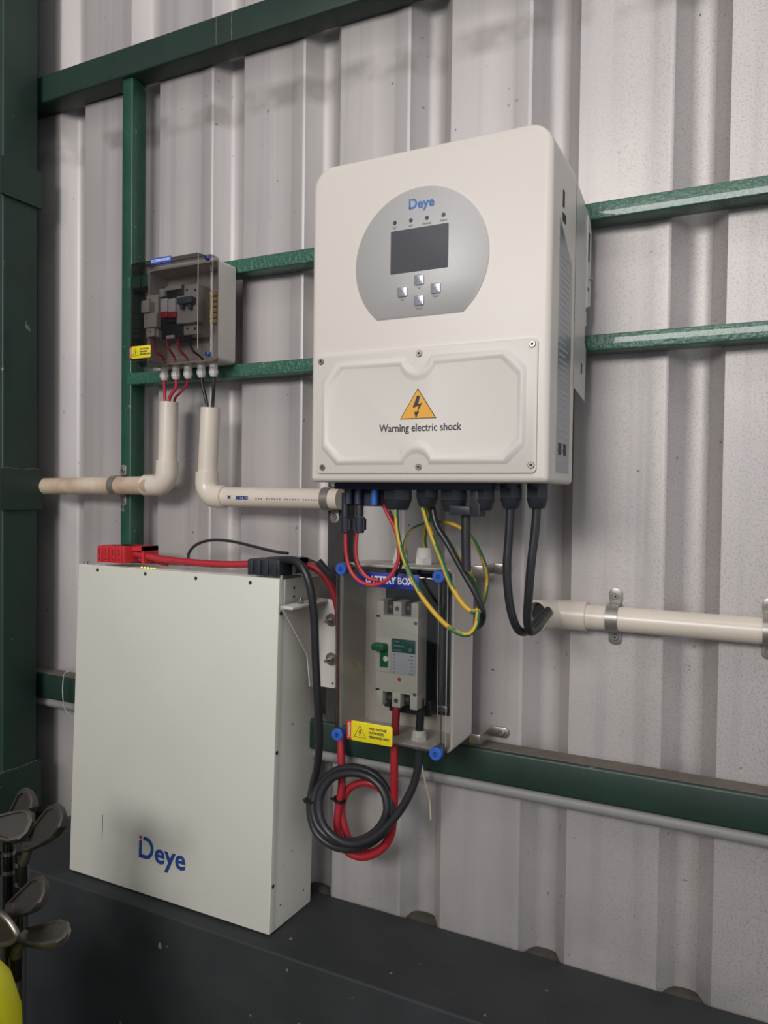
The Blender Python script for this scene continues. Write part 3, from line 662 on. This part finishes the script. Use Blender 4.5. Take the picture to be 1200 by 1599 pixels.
# moulded case breaker inside
mc = thing('moulded_case_breaker', A(620, 1105, 1.03), 'ivory moulded breaker with green toggle inside the battery box', 'circuit breaker')
MD = .998; mx0, mx1 = -.5115*MD, -.4435*MD; mz0, mz1 = -.3135*MD, -.157*MD
b = MB().use('mccb'); w = mx1-mx0
nt = .021
b.slab(mx0, mx1, mz0+nt, mz1-nt, MD, 1.030, r=.001, f=.001)
# castellated ends: uprights left, middle, right, with two open terminal slots top and bottom
for (u0, u1) in ((0, .17), (.40, .60), (.83, 1)):
    b.slab(mx0+w*u0+(.002 if u0 == 0 else 0), mx0+w*u1, mz1-nt-.001, mz1, MD, 1.030, r=.0006, f=.0006, n=2)
    b.slab(mx0+w*u0+(.002 if u0 == 0 else 0), mx0+w*u1, mz0, mz0+nt+.001, MD, 1.030, r=.0006, f=.0006, n=2)
b.use('blk'); b.box(mx0+.001, mx1-.001, 1.012, 1.0665, mz0+.002, mz1-.002)
b.use('hole'); 
for zz in (mz1-nt-.004, mz0+nt+.001): b.box(mx0-.0003, mx0+.006, MD-.0003, MD+.008, zz, zz+.003)
b.build('case', 'mccb', mc)
for xx in (.285, .715):
    for zz in (mz1-.010, mz0+.010): b = MB(); b.cyl((mx0+w*xx-.002, 1.0125, zz), (0, -1, 0), .0040, .003, 12, cham=.001); b.build('terminal_screw', 'screw', mc)
for zz in (mz1-.010, mz0+.010): b = MB(); b.cyl((mx0+w*.5, MD+.0005, zz), (0, -1, 0), .0034, .0012, 14); b.build('cover_screw', 'screw', mc)
for zz in (mz1-nt-.008, mz0+nt+.002): b = MB(); b.cyl((mx1-.004, MD+.0005, zz), (0, -1, 0), .0026, .0018, 12); b.build('cover_screw', 'zinc', mc)
def mp(px, py): return A(px, py, MD)
b = MB().use('mccb'); a, c = mp(588, 996), mp(611, 1050); b.slab(a[0], c[0], c[2], a[2], MD-.0016, MD+.001, r=.001, f=.0008); b.build('toggle_frame', 'mccb', mc)
b = MB().use('toggle'); a, c = mp(595, 1004), mp(607, 1042); b.slab(a[0], c[0], c[2], a[2], MD-.003, MD+.001, r=.001, f=.0005)
a, c = mp(587, 1002), mp(606, 1015); b.slab(a[0], c[0], c[2], a[2], MD-.016, MD-.002, r=.003, f=.002); tg = b.build('toggle', 'toggle', mc)
b = MB().use('white'); a = mp(604, 1028); b.cyl((a[0], MD-.003, a[2]), (0, -1, 0), .004, .0006, 16); b.build('toggle_mark', 'white', tg)
b = MB().use('mlabel'); a, c = mp(613, 996), mp(649, 1055); b.slab(a[0], c[0], c[2], a[2], MD-.0012, MD+.0005, r=.0005, f=.0002)
zmid = a[2]-(a[2]-c[2])*.39; b.use('mgreen'); b.slab(a[0]+.0003, c[0]-.0003, zmid, a[2]-.0003, MD-.0016, MD-.0010, r=.0005, f=.0001)
b.use('key'); 
for k, (w0, w1) in enumerate(((.08, .32), (.08, .55), (.08, .40))): b.box(a[0]+(c[0]-a[0])*w0, a[0]+(c[0]-a[0])*w1, MD-.0019, MD-.0015, a[2]-.005-k*.0065, a[2]-.0035-k*.0065)
b.ringz((c[0]-.008, 0, zmid+.005), .0012, .0026, MD-.0019, MD-.0015, 12)
b.use('keymark')
for k in range(6):
    z = zmid-.004-k*.0052; b.box(a[0]+.003, a[0]+.0055, MD-.0015, MD-.0011, z-.0007, z+.0007); b.box(c[0]-.004-random.uniform(.003, .008), c[0]-.003, MD-.0015, MD-.0011, z-.0007, z+.0007)
b.build('rating_label', 'mlabel', mc)
b = MB().use('redp'); a = mp(624, 1061); b.cyl((a[0], MD+.0005, a[2]), (0, -1, 0), .0028, .0015, 14, cham=.0004); b.build('test_button', 'redp', mc)
# conductors inside the box below the breaker
b = MB().use('sheetgrey'); 
cable('wire', [(g2[0], 1.02, mz0+.012), (g2[0]+.001, 1.02, mz0-.01), (g2[0], 1.02, BZ0+.016)], .0062, 'blkc', 'short thick black cable under the moulded breaker inside battery box', 'cable')
cable('wire', [(g1[0], 1.03, mz0+.012), (g1[0], 1.025, mz0-.015), (g1[0], 1.022, BZ0+.004)], .0062, 'redc', 'short thick red cable behind the yellow sticker inside battery box', 'cable')
b = MB().use('blk'); a, c = A(588, 1112, 1.03), A(668, 1140, 1.03); b.slab(mx0+.002, mx1+.004, mz0-.020, mz0+.004, 1.040, 1.068, r=.002, f=.001)
tag(b.build('mounting_block', 'blk'), 'black mounting block directly below the moulded breaker in battery box', 'mounting block')
b = MB().use('zinc'); a = A(668, 1108, 1.05); b.slab(mx1+.003, mx1+.022, a[2]-.005, a[2]+.005, 1.062, 1.070, r=.003, f=.001); b.cyl((mx1+.014, 1.062, a[2]), (0, -1, 0), .004, .003, 12); tag(b.build('mounting_lug', 'zinc'), 'small zinc lug right of the moulded breaker foot in battery box', 'mounting lug')

# ================================================================ BATTERY CABINET
LEAN = math.radians(1.93)
PV = W(0, .9665, -.6955)
def leanf(p):
    v = p-PV; return Vector((p.x, PV.y+v.y*math.cos(LEAN)+v.z*math.sin(LEAN), PV.z-v.y*math.sin(LEAN)+v.z*math.cos(LEAN)+.0))
def LB():
    b = MB(); b.X = leanf; return b
QX0, QX1, QZ0, QZ1, QD0, QD1 = -1.1205, -.6765, -.6935, -.1335, .9665, 1.0875
bt = thing('battery_cabinet', (-.9, 1.03, QZ0), 'big cream white battery cabinet standing on the dark ledge', 'battery')
b = LB(); b.slab(QX0+.001, QX1-.001, QZ0, QZ1-.003, QD0+.003, QD1, r=.0015, f=.001); b.build('case', 'bat', bt)
b = LB(); b.slab(QX0, QX1, QZ0+.001, QZ1, QD0, QD0+.013, r=.0015, f=.0012); fc = b.build('front_cover', 'bat', bt)
def onface(px, py):                                  # point of the leaning front face seen at a pixel
    r = r2*(px-600)+u2*(799.5-py)+fwd*F; n_ = Vector((0, math.cos(LEAN), -math.sin(LEAN))); p0 = Vector((0, QD0, -.6955))
    t = p0.dot(n_)/r.dot(n_); p = r*t; v = p-p0
    return (p.x, QD0, -.6955+v.y*math.sin(LEAN)+v.z*math.cos(LEAN))   # back in un-leaned coordinates
for px, py in ((152, 890), (227, 896), (306, 903), (391, 910)):
    p = onface(px, py); b = LB().use('hole'); b.cyl((p[0], QD0+.0008, p[2]), (0, -1, 0), .0032, .0016, 14, cham=.0006); b.build('screw', 'hole', fc)
for dz in (.505, .285, .075):
    b = LB().use('hole'); b.cyl((QX1-.0005, QD0+.006, QZ0+dz), (1, 0, 0), .0032, .0012, 12); b.build('screw', 'hole', fc)
for dd, dz in ((.03, .035), (.098, .03), (.05, .32), (.06, .11)):
    b = LB().use('screw'); b.cyl((QX1-.0015, QD0+dd, QZ0+dz), (1, 0, 0), .0016, .0010, 10); b.build('rivet', 'screw', bt)
p = onface(217, 1338); b = LB(); deye(b, p[0], p[2], .0375, QD0-.0001, 'logo', 'logored'); b.build('maker_logo', 'logo', fc)
p = onface(160, 1290); b = LB().use('hole'); b.tube([(p[0], QD0-.0002, p[2]-.022), (p[0]+.0004, QD0-.0002, p[2]-.004), (p[0]-.0002, QD0-.0002, p[2]+.02)], .0005, 5); b.build('scratch', 'hole', fc)
# top: recessed strip with leds, terminal block, flange
b = LB().use('brk'); b.box(QX0+.01, QX1-.012, QD0+.03, QD1-.006, QZ1-.004, QZ1-.001); b.build('top_plate', 'brk', bt)
for px in (220, 225, 230, 235, 240):
    p = A(px, 884.5, 1.0); b = LB().use('glow'); b.cyl((p[0], QD0+.017, QZ1-.003), (0, 0, 1), .0014, .0045, 8); b.build('status_light', 'glow', bt)
# right ear: upright flange with holes and bolts, top lug
b = LB().use('brk'); b.box(QX1-.001, QX1+.0015, QD0+.014, QD0+.118, QZ1-.055, QZ1-.002); b.use('hole')
for dd, dz in ((.040, .017), (.040, .031), (.092, .017), (.092, .031)): b.cyl((QX1+.0014, QD0+dd, QZ1-dz), (1, 0, 0), .0026, .0004, 10)
b.build('side_flange', 'brk', bt)
b = LB().use('zinc'); b.cyl((QX1-.002, QD0+.012, QZ1+.002), (.0, 1, 0), .0028, .05, 10); b.cyl((QX1-.003, QD0+.010, QZ1-.003), (0, 0, 1), .0032, .008, 10); b.cyl((QX1-.004, QD0+.09, QZ1-.003), (0, 0, 1), .003, .010, 10); b.build('hinge_rod', 'zinc', bt)
b = LB().use('zinc'); b.tube([(QX0-.001, QD0+.03, QZ1-.028), (QX0-.012, QD0+.03, QZ1-.030)], .0025, 8, straight=True); b.cyl((QX0-.001, QD0+.03, QZ1-.028), (-1, 0, 0), .006, .004, 12); b.cyl((QX0+.006, QD0+.012, QZ1-.003), (0, 0, 1), .0035, .008, 10); b.build('side_bolt', 'zinc', bt)

# wall bracket that ties the cabinet to the strut
wb = thing('wall_bracket', (-.655, 1.05, -.33), 'white triangular steel bracket bolted to dark strut beside the battery', 'bracket')
bx = -.6635
b = MB().use('brk')
tri = [(1.080, -.176), (.974, -.176), (.974, -.180), (1.045, -.262), (1.055, -.318), (1.080, -.326)]
b.loft([[(bx, d, z) for d, z in tri], [(bx+.0018, d, z) for d, z in tri]]); b.build('side_web', 'brk', wb)
b = MB().use('brk'); b.tube([(bx+.001, .974, -.178), (bx+.001, 1.045, -.262)], .0013, 8, straight=True); b.build('folded_edge', 'brk', wb)
b = MB().use('brk'); b.slab(bx-.004, bx+.020, -.1800, -.1745, .974, 1.080, r=.002, f=.002); 
b.build('shelf', 'brk', wb)
b = MB().use('brk'); pts = rrect(bx-.001, -.6245, -.3225, -.1745, [.006, .006, .010, .001], 4); b.plate(pts, 1.0800, 1.0825); b.use('hole'); b.cyl((-.633, 1.0802, -.315), (0, -1, 0), .0018, .0004, 10); b.build('wall_plate', 'brk', wb)
for py in (968, 1029):
    p = A(518, py, 1.08); b = MB().use('screw'); b.cyl((p[0], 1.0802, p[2]), (0, -1, 0), .0108, .0016, 24); b.use('zinc'); b.cyl((p[0], 1.079, p[2]), (0, -1, 0), .0052, .005, 6); b.cyl((p[0], 1.075, p[2]), (0, -1, 0), .0026, .016, 10); b.build('bolt', 'zinc', wb)
for dd in (1.010, 1.052):
    b = MB().use('zinc'); b.cyl((bx+.011, dd, -.1745), (0, 0, 1), .005, .006, 6); b.cyl((bx+.011, dd, -.169), (0, 0, 1), .0025, .005, 8); b.build('bolt', 'zinc', wb)

# ---- plugs on top of the cabinet and the power cables
def plug_block(parent, x0, x1, d0, d1, z0, z1, m, ridges=4):
    b = MB().use(m); b.slab(x0, x1, z0, z1, d0+.003, d1, r=.001, f=.0008)
    for k in range(ridges):
        x = x0+(x1-x0)*(k+.1)/ridges; b.slab(x, x+(x1-x0)/ridges*.62, z0, z1-.001, d0, d0+.006, r=.0008, f=.0006, n=2)
    b.use('hole')
    for k in range(ridges): 
        x = x0+(x1-x0)*(k+.42)/ridges; b.cyl((x, d0+.0004, z0+.006), (0, -1, 0), .002, .0006, 8); b.box(x-.001, x+.001, d0-.0003, d0+.001, z0+.013, z1-.005)
    return b.build('plug', m, parent)
zt = -.128
rc = thing('battery_cable', A(190, 880, 1.0), 'thick red cable with red plug on battery, running right and into a coil', 'cable')
x0, x1 = A(151, 870, .99)[0], A(192, 870, .99)[0]; plug_block(rc, x0, x1, .990, 1.03, zt, zt+.030, 'redp')
b = MB().use('redp'); xa = A(186, 870, 1.02)[0]; xb_ = A(230, 870, 1.02)[0]; b.box(xa, xb_, 1.012, 1.048, zt+.022, zt+.030); b.box(xb_-.006, xb_, 1.012, 1.048, zt, zt+.030); b.box(xa, xa+.01, 1.0, 1.048, zt, zt+.030); b.build('plug_cover', 'redp', rc)
RR = .0062
cablep(rc, 'lead', P([(200, 862, 1.02), (222, 867, 1.02), (255, 873, 1.025), (300, 878, 1.03), (345, 881, 1.035), (385, 881, 1.04), (430, 880, 1.045), (465, 879, 1.05), (495, 889, 1.052), (515, 912, 1.058), (527, 945, 1.064), (531, 990, 1.066), (531, 1060, 1.066), (531, 1130, 1.062), (533, 1180, 1.055), (534, 1225, 1.052),
   (529, 1262, 1.050), (527, 1295, 1.046), (540, 1327, 1.044), (568, 1338, 1.042), (597, 1325, 1.042), (612, 1300, 1.046), (612, 1262, 1.056), (595, 1232, 1.064), (570, 1222, 1.064), (545, 1232, 1.062), (534, 1258, 1.058), (538, 1290, 1.056), (550, 1318, 1.055), (575, 1332, 1.052), (600, 1320, 1.044), (613, 1290, 1.038), (616, 1250, 1.032), (616, 1205, 1.022), (616, 1185, 1.02)]) + [(g1[0], 1.02, BZ0-.006)], RR, 'redc')
b = MB().use('ties'); c = A(532, 1249, 1.052); b.cyl((c[0]-.002, c[1], c[2]-.002), (.2, 0, 1), .0108, .004, 14); b.cyl((c[0]-.008, c[1]-.004, c[2]), (-1, 0, .1), .0018, .008, 6); b.build('cable_tie', 'ties', rc)
cablep(rc, 'lead', P([(196, 874, 1.035), (215, 873, 1.03), (240, 876, 1.04), (262, 880, 1.045)]), .005, 'redc')
kc = thing('battery_cable', A(440, 880, 1.0), 'thick black cable with black plug on battery, hanging into a round coil', 'cable')
x0, x1 = A(387, 880, .99)[0], A(436, 880, .99)[0]; plug_block(kc, x0, x1, .988, 1.03, zt-.003, zt+.022, 'blk')
b = MB().use('blk'); xa = A(432, 870, 1.02)[0]; xb_ = A(466, 870, 1.02)[0]; b.box(xa-.015, xb_, 1.012, 1.050, zt+.016, zt+.024); b.box(xb_-.006, xb_, 1.012, 1.050, zt, zt+.024); b.build('plug_cover', 'blk', kc)
b = MB().use('blk'); b.X = None
KR = .0062
coil = [(489, 1225, 1.035), (484, 1262, 1.030), (493, 1298, 1.026), (520, 1321, 1.024), (555, 1325, 1.022), (590, 1309, 1.022), (610, 1280, 1.024), (608, 1243, 1.028), (588, 1212, 1.032), (558, 1199, 1.034), (525, 1203, 1.034), (500, 1225, 1.032),
        (489, 1256, 1.024), (497, 1290, 1.018), (522, 1311, 1.016), (558, 1313, 1.014), (588, 1297, 1.016), (604, 1268, 1.018), (599, 1236, 1.022), (578, 1214, 1.024), (548, 1207, 1.024), (518, 1216, 1.022), (500, 1243, 1.016), (500, 1275, 1.010), (516, 1302, 1.008), (548, 1318, 1.006), (585, 1307, 1.008), (618, 1275, 1.014), (640, 1240, 1.018), (652, 1205, 1.02)]
cablep(kc, 'lead', P([(440, 874, 1.0), (462, 876, .99), (478, 895, .985), (486, 925, .985), (491, 970, .99), (493, 1030, .995), (496, 1090, 1.0), (499, 1150, 1.01), (496, 1195, 1.025)]+coil)+[(g2[0], 1.02, BZ0-.008)], KR, 'blkc')
b = MB().use('ties'); c = A(486, 1250, 1.025); b.cyl((c[0]-.002, c[1], c[2]-.002), (0, 0, 1), .0105, .0035, 14); b.cyl((c[0]-.006, c[1]-.004, c[2]), (-1, 0, .1), .0015, .007, 6); b.build('cable_tie', 'ties', kc)
cable('wire', P([(294, 873, 1.06), (296, 862, 1.06), (308, 850, 1.06), (330, 843.5, 1.06), (360, 845, 1.06), (395, 853, 1.055), (428, 861, 1.05), (450, 864, 1.048)]), .0026, 'blkc', 'thin black wire arching above the battery behind the red cable', 'wire')
b = MB(); c = A(293, 873, 1.06); b.cyl(c, (0, 0, -1), .005, .012, 12); tag(b.build('wire_socket', 'blk'), 'small black socket where the thin arching wire meets the battery top', 'socket')
cable('cable', P([(497, 876, 1.03), (508, 889, 1.036), (522, 903, 1.045), (536, 920, 1.058), (545, 945, 1.068)]), .0062, 'blkc', 'stub of black cable pointing up left behind the battery box', 'cable')
cable('cable', P([(470, 873, 1.062), (490, 880, 1.066), (510, 893, 1.07), (528, 915, 1.072), (540, 945, 1.0735)]), .0050, 'blkc', 'black cable slipping behind the battery box beside the red one', 'cable')

# ================================================================ LOOSE CABLES UNDER THE INVERTER
for px, lab in ((540, 'left black solar plug hanging under the inverter, on a red looped wire'), (562, 'right black solar plug hanging under the inverter, on a red looped wire')):
    t = thing('solar_connector', A(px, 832, .94), lab, 'connector')
    p = A(px, 775, .94); q = A(px, 832, .94); b = MB(); b.cyl((p[0], .94, p[2]+.005), (0, 0, -1), .0058, .034, 12); b.cyl((q[0], .94, q[2]+.022), (0, 0, -1), .0078, .022, 10, r2=.0066, cham=.001)
    b.box(q[0]-.009, q[0]+.009, .937, .943, q[2]+.004, q[2]+.02); b.build('body', 'blk', t)
cable('wire', P([(540, 831, .94), (541, 865, .94), (549, 893, .94), (566, 910, .938), (588, 913, .938), (607, 903, .938), (620, 882, .94), (624, 855, .94), (617, 825, .94), (606, 803, .942), (598, 786, .945)]), .0028, 'wred', 'outer of the two looped red wires under the inverter', 'wire')
cable('wire', P([(558, 831, .945), (556, 860, .945), (561, 884, .946), (575, 902, .947), (592, 906, .948)]), .0026, 'wred', 'inner short red wire curving under the right solar plug', 'wire')
cable('wire', P([(554, 831, .95), (553, 865, .95), (560, 890, .951), (572, 903, .952)]), .0022, 'blkc', 'thin black wire next to the inner red wire under inverter', 'wire')
cable('wire', P([(608, 797, .946), (618, 820, .947), (626, 850, .948), (627, 880, .948), (618, 900, .948)]), .0022, 'blkc', 'thin black wire behind the outer looped red wire', 'wire')
eg = 'striped earth wires'
cable('earth_wire', P([(619, 793, .925), (621, 830, .922), (632, 875, .915), (655, 925, .910), (683, 962, .908), (708, 984, .91), (730, 991, .912), (743, 978, .915), (747, 955, .92)]), .0032, 'yel', 'yellow green earth wire looping lowest in front of battery box', 'earth wire', split='grn')
cable('earth_wire', P([(661, 793, .93), (672, 830, .928), (688, 870, .925), (703, 910, .922), (722, 942, .92), (738, 955, .92), (747, 952, .922)]), .0034, 'yel', 'yellow green earth wire slanting across the upper right blue screw', 'earth wire', split='grn')
cable('earth_wire', P([(690, 815, .98), (716, 822, .98), (738, 842, .985), (755, 875, .985), (761, 905, .98), (757, 935, .97), (748, 955, .94)]), .0030, 'yel', 'yellow green earth wire arching farthest right over the mounting ear', 'earth wire', split='grn')
cable('earth_wire', P([(688, 826, .97), (702, 848, .97), (722, 880, .97), (740, 905, .968), (749, 930, .96), (749, 950, .945)]), .0026, 'grn', 'thin mostly green earth wire behind the slanting black cable', 'earth wire', split='yel')
cable('earth_wire', P([(632, 866, 1.04), (632, 846, 1.03), (642, 828, 1.02), (658, 819, 1.0), (675, 815, .98), (690, 815, .97)]), .0020, 'grn', 'thin green wire rising from the left white gland on battery box', 'earth wire', split='yel')
cable('earth_wire', P([(665, 857, 1.045), (663, 840, 1.035), (666, 825, 1.01), (671, 805, .97), (668, 792, .95)]), .0034, 'yel', 'yellow earth wire entering the right white gland on battery box', 'earth wire', split='grn')
cable('cable', P([(676, 792, .945), (682, 820, .942), (700, 850, .94), (722, 890, .94), (742, 925, .94), (754, 955, .945), (752, 973, .955), (742, 980, .975)]), .0042, 'blkc', 'black cable slanting down right between the earth wires', 'cable')
cable('cable', P([(728, 803, .93), (728, 850, .93), (729, 892, .93)]), .0062, 'blkc', 'straight black data cable hanging short below its square plug', 'cable')
cable('cable', P([(798, 790, .93), (795, 840, .93), (792, 890, .93), (796, 940, .935), (805, 975, .945), (817, 987, .965), (832, 978, .995), (846, 962, 1.03), (857, 953, 1.05)]), .0056, 'blkc', 'left of two thick black cables looping into the right elbow', 'cable')
cable('cable', P([(839, 790, .93), (836, 830, .93), (830, 880, .93), (826, 930, .935), (824, 968, .945), (829, 986, .96), (840, 980, .985), (850, 966, 1.02), (858, 957, 1.045)]), .0056, 'blkc', 'right of two thick black cables looping into the right elbow', 'cable')
cable('cord', P([(659, 1195, 1.06), (665, 1225, 1.07), (671, 1250, 1.08), (673, 1280, 1.085)]), .0015, 'cream', 'short pale string hanging below the battery box', 'string', n=6)
cable('cord', P([(112, 1048, 1.06), (101, 1052, 1.06), (98, 1078, 1.06), (101, 1105, 1.06), (112, 1120, 1.065)]), .0012, 'sheetgrey', 'thin grey wire loop behind the left edge of the battery', 'wire loop', n=6)

# ================================================================ GOLF CLUBS AND YELLOW TUB
def club_head(b, c, ux, uz, L, H, T=.012, m='iron'):
    """iron head: heel at c, toe along ux (length L), crown along uz (height H); sole thicker than top line"""
    c, ux, uz = Vector(c), Vector(ux).normalized(), Vector(uz).normalized(); uy = ux.cross(uz).normalized(); uz = uy.cross(ux)
    out = [(0, 0), (.15, -.10), (.45, -.14), (.75, -.10), (.95, .08), (1.0, .35), (.97, .70), (.86, .96), (.70, 1.0), (.45, .80), (.2, .55), (.04, .42)]
    def ring(s_, y, sole): 
        R = []
        for a, h in out:
            aa = .5+(a-.5)*s_; hh = .42+(h-.42)*s_; yy = y*(1.6 if h < .2 and sole else .8 if h > .6 else 1.1)
            R.append(tuple(c+ux*(aa*L)+uz*(hh*H)+uy*yy))
        return R
    b.use(m); b.loft([ring(.92, 0, 0), ring(1, .0012, 0), ring(1, T*.75, 1), ring(.94, T*.85, 1), ring(.80, T*.85, 1), ring(.74, T*.45, 1)])
def golf_club(px, py, D, ux, uz, L, H, hos, ground_dx, label, m='iron', kind='iron'):
    c = Vector(A(px, py, D)); t = thing('golf_club', (c.x+ground_dx, D+.01, -1.4995), label, 'golf club', None)
    b = MB(); club_head(b, c, ux, uz, L, H, m=m)
    h1 = c+Vector(hos)
    b.use(m); b.tube([tuple(c+Vector(ux).normalized()*.012+Vector(uz).normalized()*.01), tuple(c*.6+h1*.4), tuple(h1)], .0068, 14, radii=None); b.build('club_head', m, t)
    foot = Vector((c.x+ground_dx, D+.01, -1.4995)); dr = (foot-h1).normalized(); h2 = h1+dr*.03
    b = MB(); b.tube([tuple(h1-dr*.002), tuple(h2)], .0072, 14, straight=True); b.build('ferrule', 'ferr', t)
    b = MB(); b.tube([tuple(h2-dr*.002), tuple(foot)], .0048, 12, straight=True); b.build('shaft', 'shaft', t)
    return t
golf_club(18, 1303, .74, (.75, .15, .70), (-.6, .1, .8), .072, .040, (-.006, 0, -.030), -.06, 'steel golf iron, highest of the club heads, pointing up right', 'irond')
golf_club(44, 1328, .72, (.85, .1, .52), (-.5, .2, .8), .088, .040, (-.010, 0, -.022), -.03, 'large dull iron head lying against the battery side, upper right of bundle', 'irond')
golf_club(16, 1432, .70, (.85, .1, .40), (-.3, .3, .85), .080, .040, (.004, 0, -.022), -.01, 'golf iron with dark face and bright heel below the ledge edge', 'irond')
golf_club(28, 1472, .70, (.93, .1, .10), (.0, .7, .6), .082, .034, (-.004, 0, -.024), .0, 'lowest golf iron head, seen edge-on above the yellow tub')
golf_club(-22, 1296, .70, (.9, .1, -.1), (0, .5, .8), .075, .042, (.022, 0, -.030), .0, 'rounded club head with engraved sole at the left edge', 'irond')
# cavity back head: open ring
c = Vector(A(-8, 1452, .66)); t = thing('golf_club', (c.x, .67, -1.4995), 'bright cavity-back club head cut by the left edge above yellow tub', 'golf club')
b = MB().use('iron'); loop = [(-34, 1440), (-10, 1424), (8, 1432), (22, 1450), (26, 1462), (16, 1472), (-8, 1476), (-32, 1474), (-40, 1458), (-34, 1440)]
b.tube([A(x, y, .66) for x, y in loop], .0042, 12); b.use('irond'); b.loft([[A(x, y, .663) for x, y in loop[:-1]], [A(x, y, .667) for x, y in loop[:-1]]]); b.build('club_head', 'iron', t)
h = Vector(A(-34, 1474, .663)); b = MB(); b.tube([tuple(h), (h.x, h.y, h.z-.03)], .007, 14, straight=True); b.build('ferrule', 'ferr', t)
b = MB(); b.tube([(h.x, h.y, h.z-.028), (c.x, .67, -1.4995)], .0048, 12, straight=True); b.build('shaft', 'shaft', t)
for i, (px, py, dx, lab) in enumerate(((14, 1345, .0, 'black club grip end beside the heads, left of the dull iron'), (33, 1362, .01, 'black graphite shaft with silver band nearest the battery'))):
    c = A(px, py-30, .73); t = thing('club_shaft', (c[0]+dx, .73, -1.4995), lab, 'golf club')
    b = MB(); b.tube([c, (c[0]+dx*.1, .73, c[2]-.12)], .0085, 14, straight=True); b.tube([(c[0]+dx*.1, .73, c[2]-.119), (c[0]+dx, .73, -1.4995)], .0048, 10, straight=True); b.build('sleeve', 'ferr', t)
    b = MB()
    for z in (.012, .040): b.tube([(c[0], .73, c[2]-z), (c[0], .73, c[2]-z-.006)], .0088, 14, straight=True)
    b.build('silver_band', 'iron', t)
c = A(48, 1540, .62); ztop = A(10, 1488, .62)[2]
b = MB().use('ybin'); R = []
xr = A(40, 1599, .62)[0]+.012
def tub(dz, grow): return [(x, d, ztop+dz) for x, d in rrect(xr-.30-grow, xr+grow, .42-grow, .64+grow, [.04]*4, 6)]
b.loft([tub(-.014, -.05), tub(-.0, -.042), tub(.0, -.036), tub(-.006, -.024), tub(-.02, -.016), tub(-.06, -.008), tub(-.3, .0), tub(-.55, .0)])
t_ = b.build('yellow_tub', 'ybin'); tag(t_, 'bright yellow plastic tub with rounded rim in the bottom left corner', 'tub')

# repeats of one kind share a group
GR = {'golf_club': 'golf clubs in the lower left corner', 'club_shaft': 'golf clubs in the lower left corner', 'pipe_clip': 'zinc clips on the conduits',
      'conduit_pipe': 'cream pvc conduits', 'earth_wire': 'striped earth wires under the inverter', 'solar_connector': 'solar plugs under the inverter',
      'steel_rail': 'thin green rails on the wall', 'battery_cable': 'battery power cables', 'wire': 'thin red and black wires', 'cable': 'loose black cables'}
for o in scn.objects:
    k = o.name.split('.')[0]
    if o.parent is None and 'label' in o and k in GR: o['group'] = GR[k]
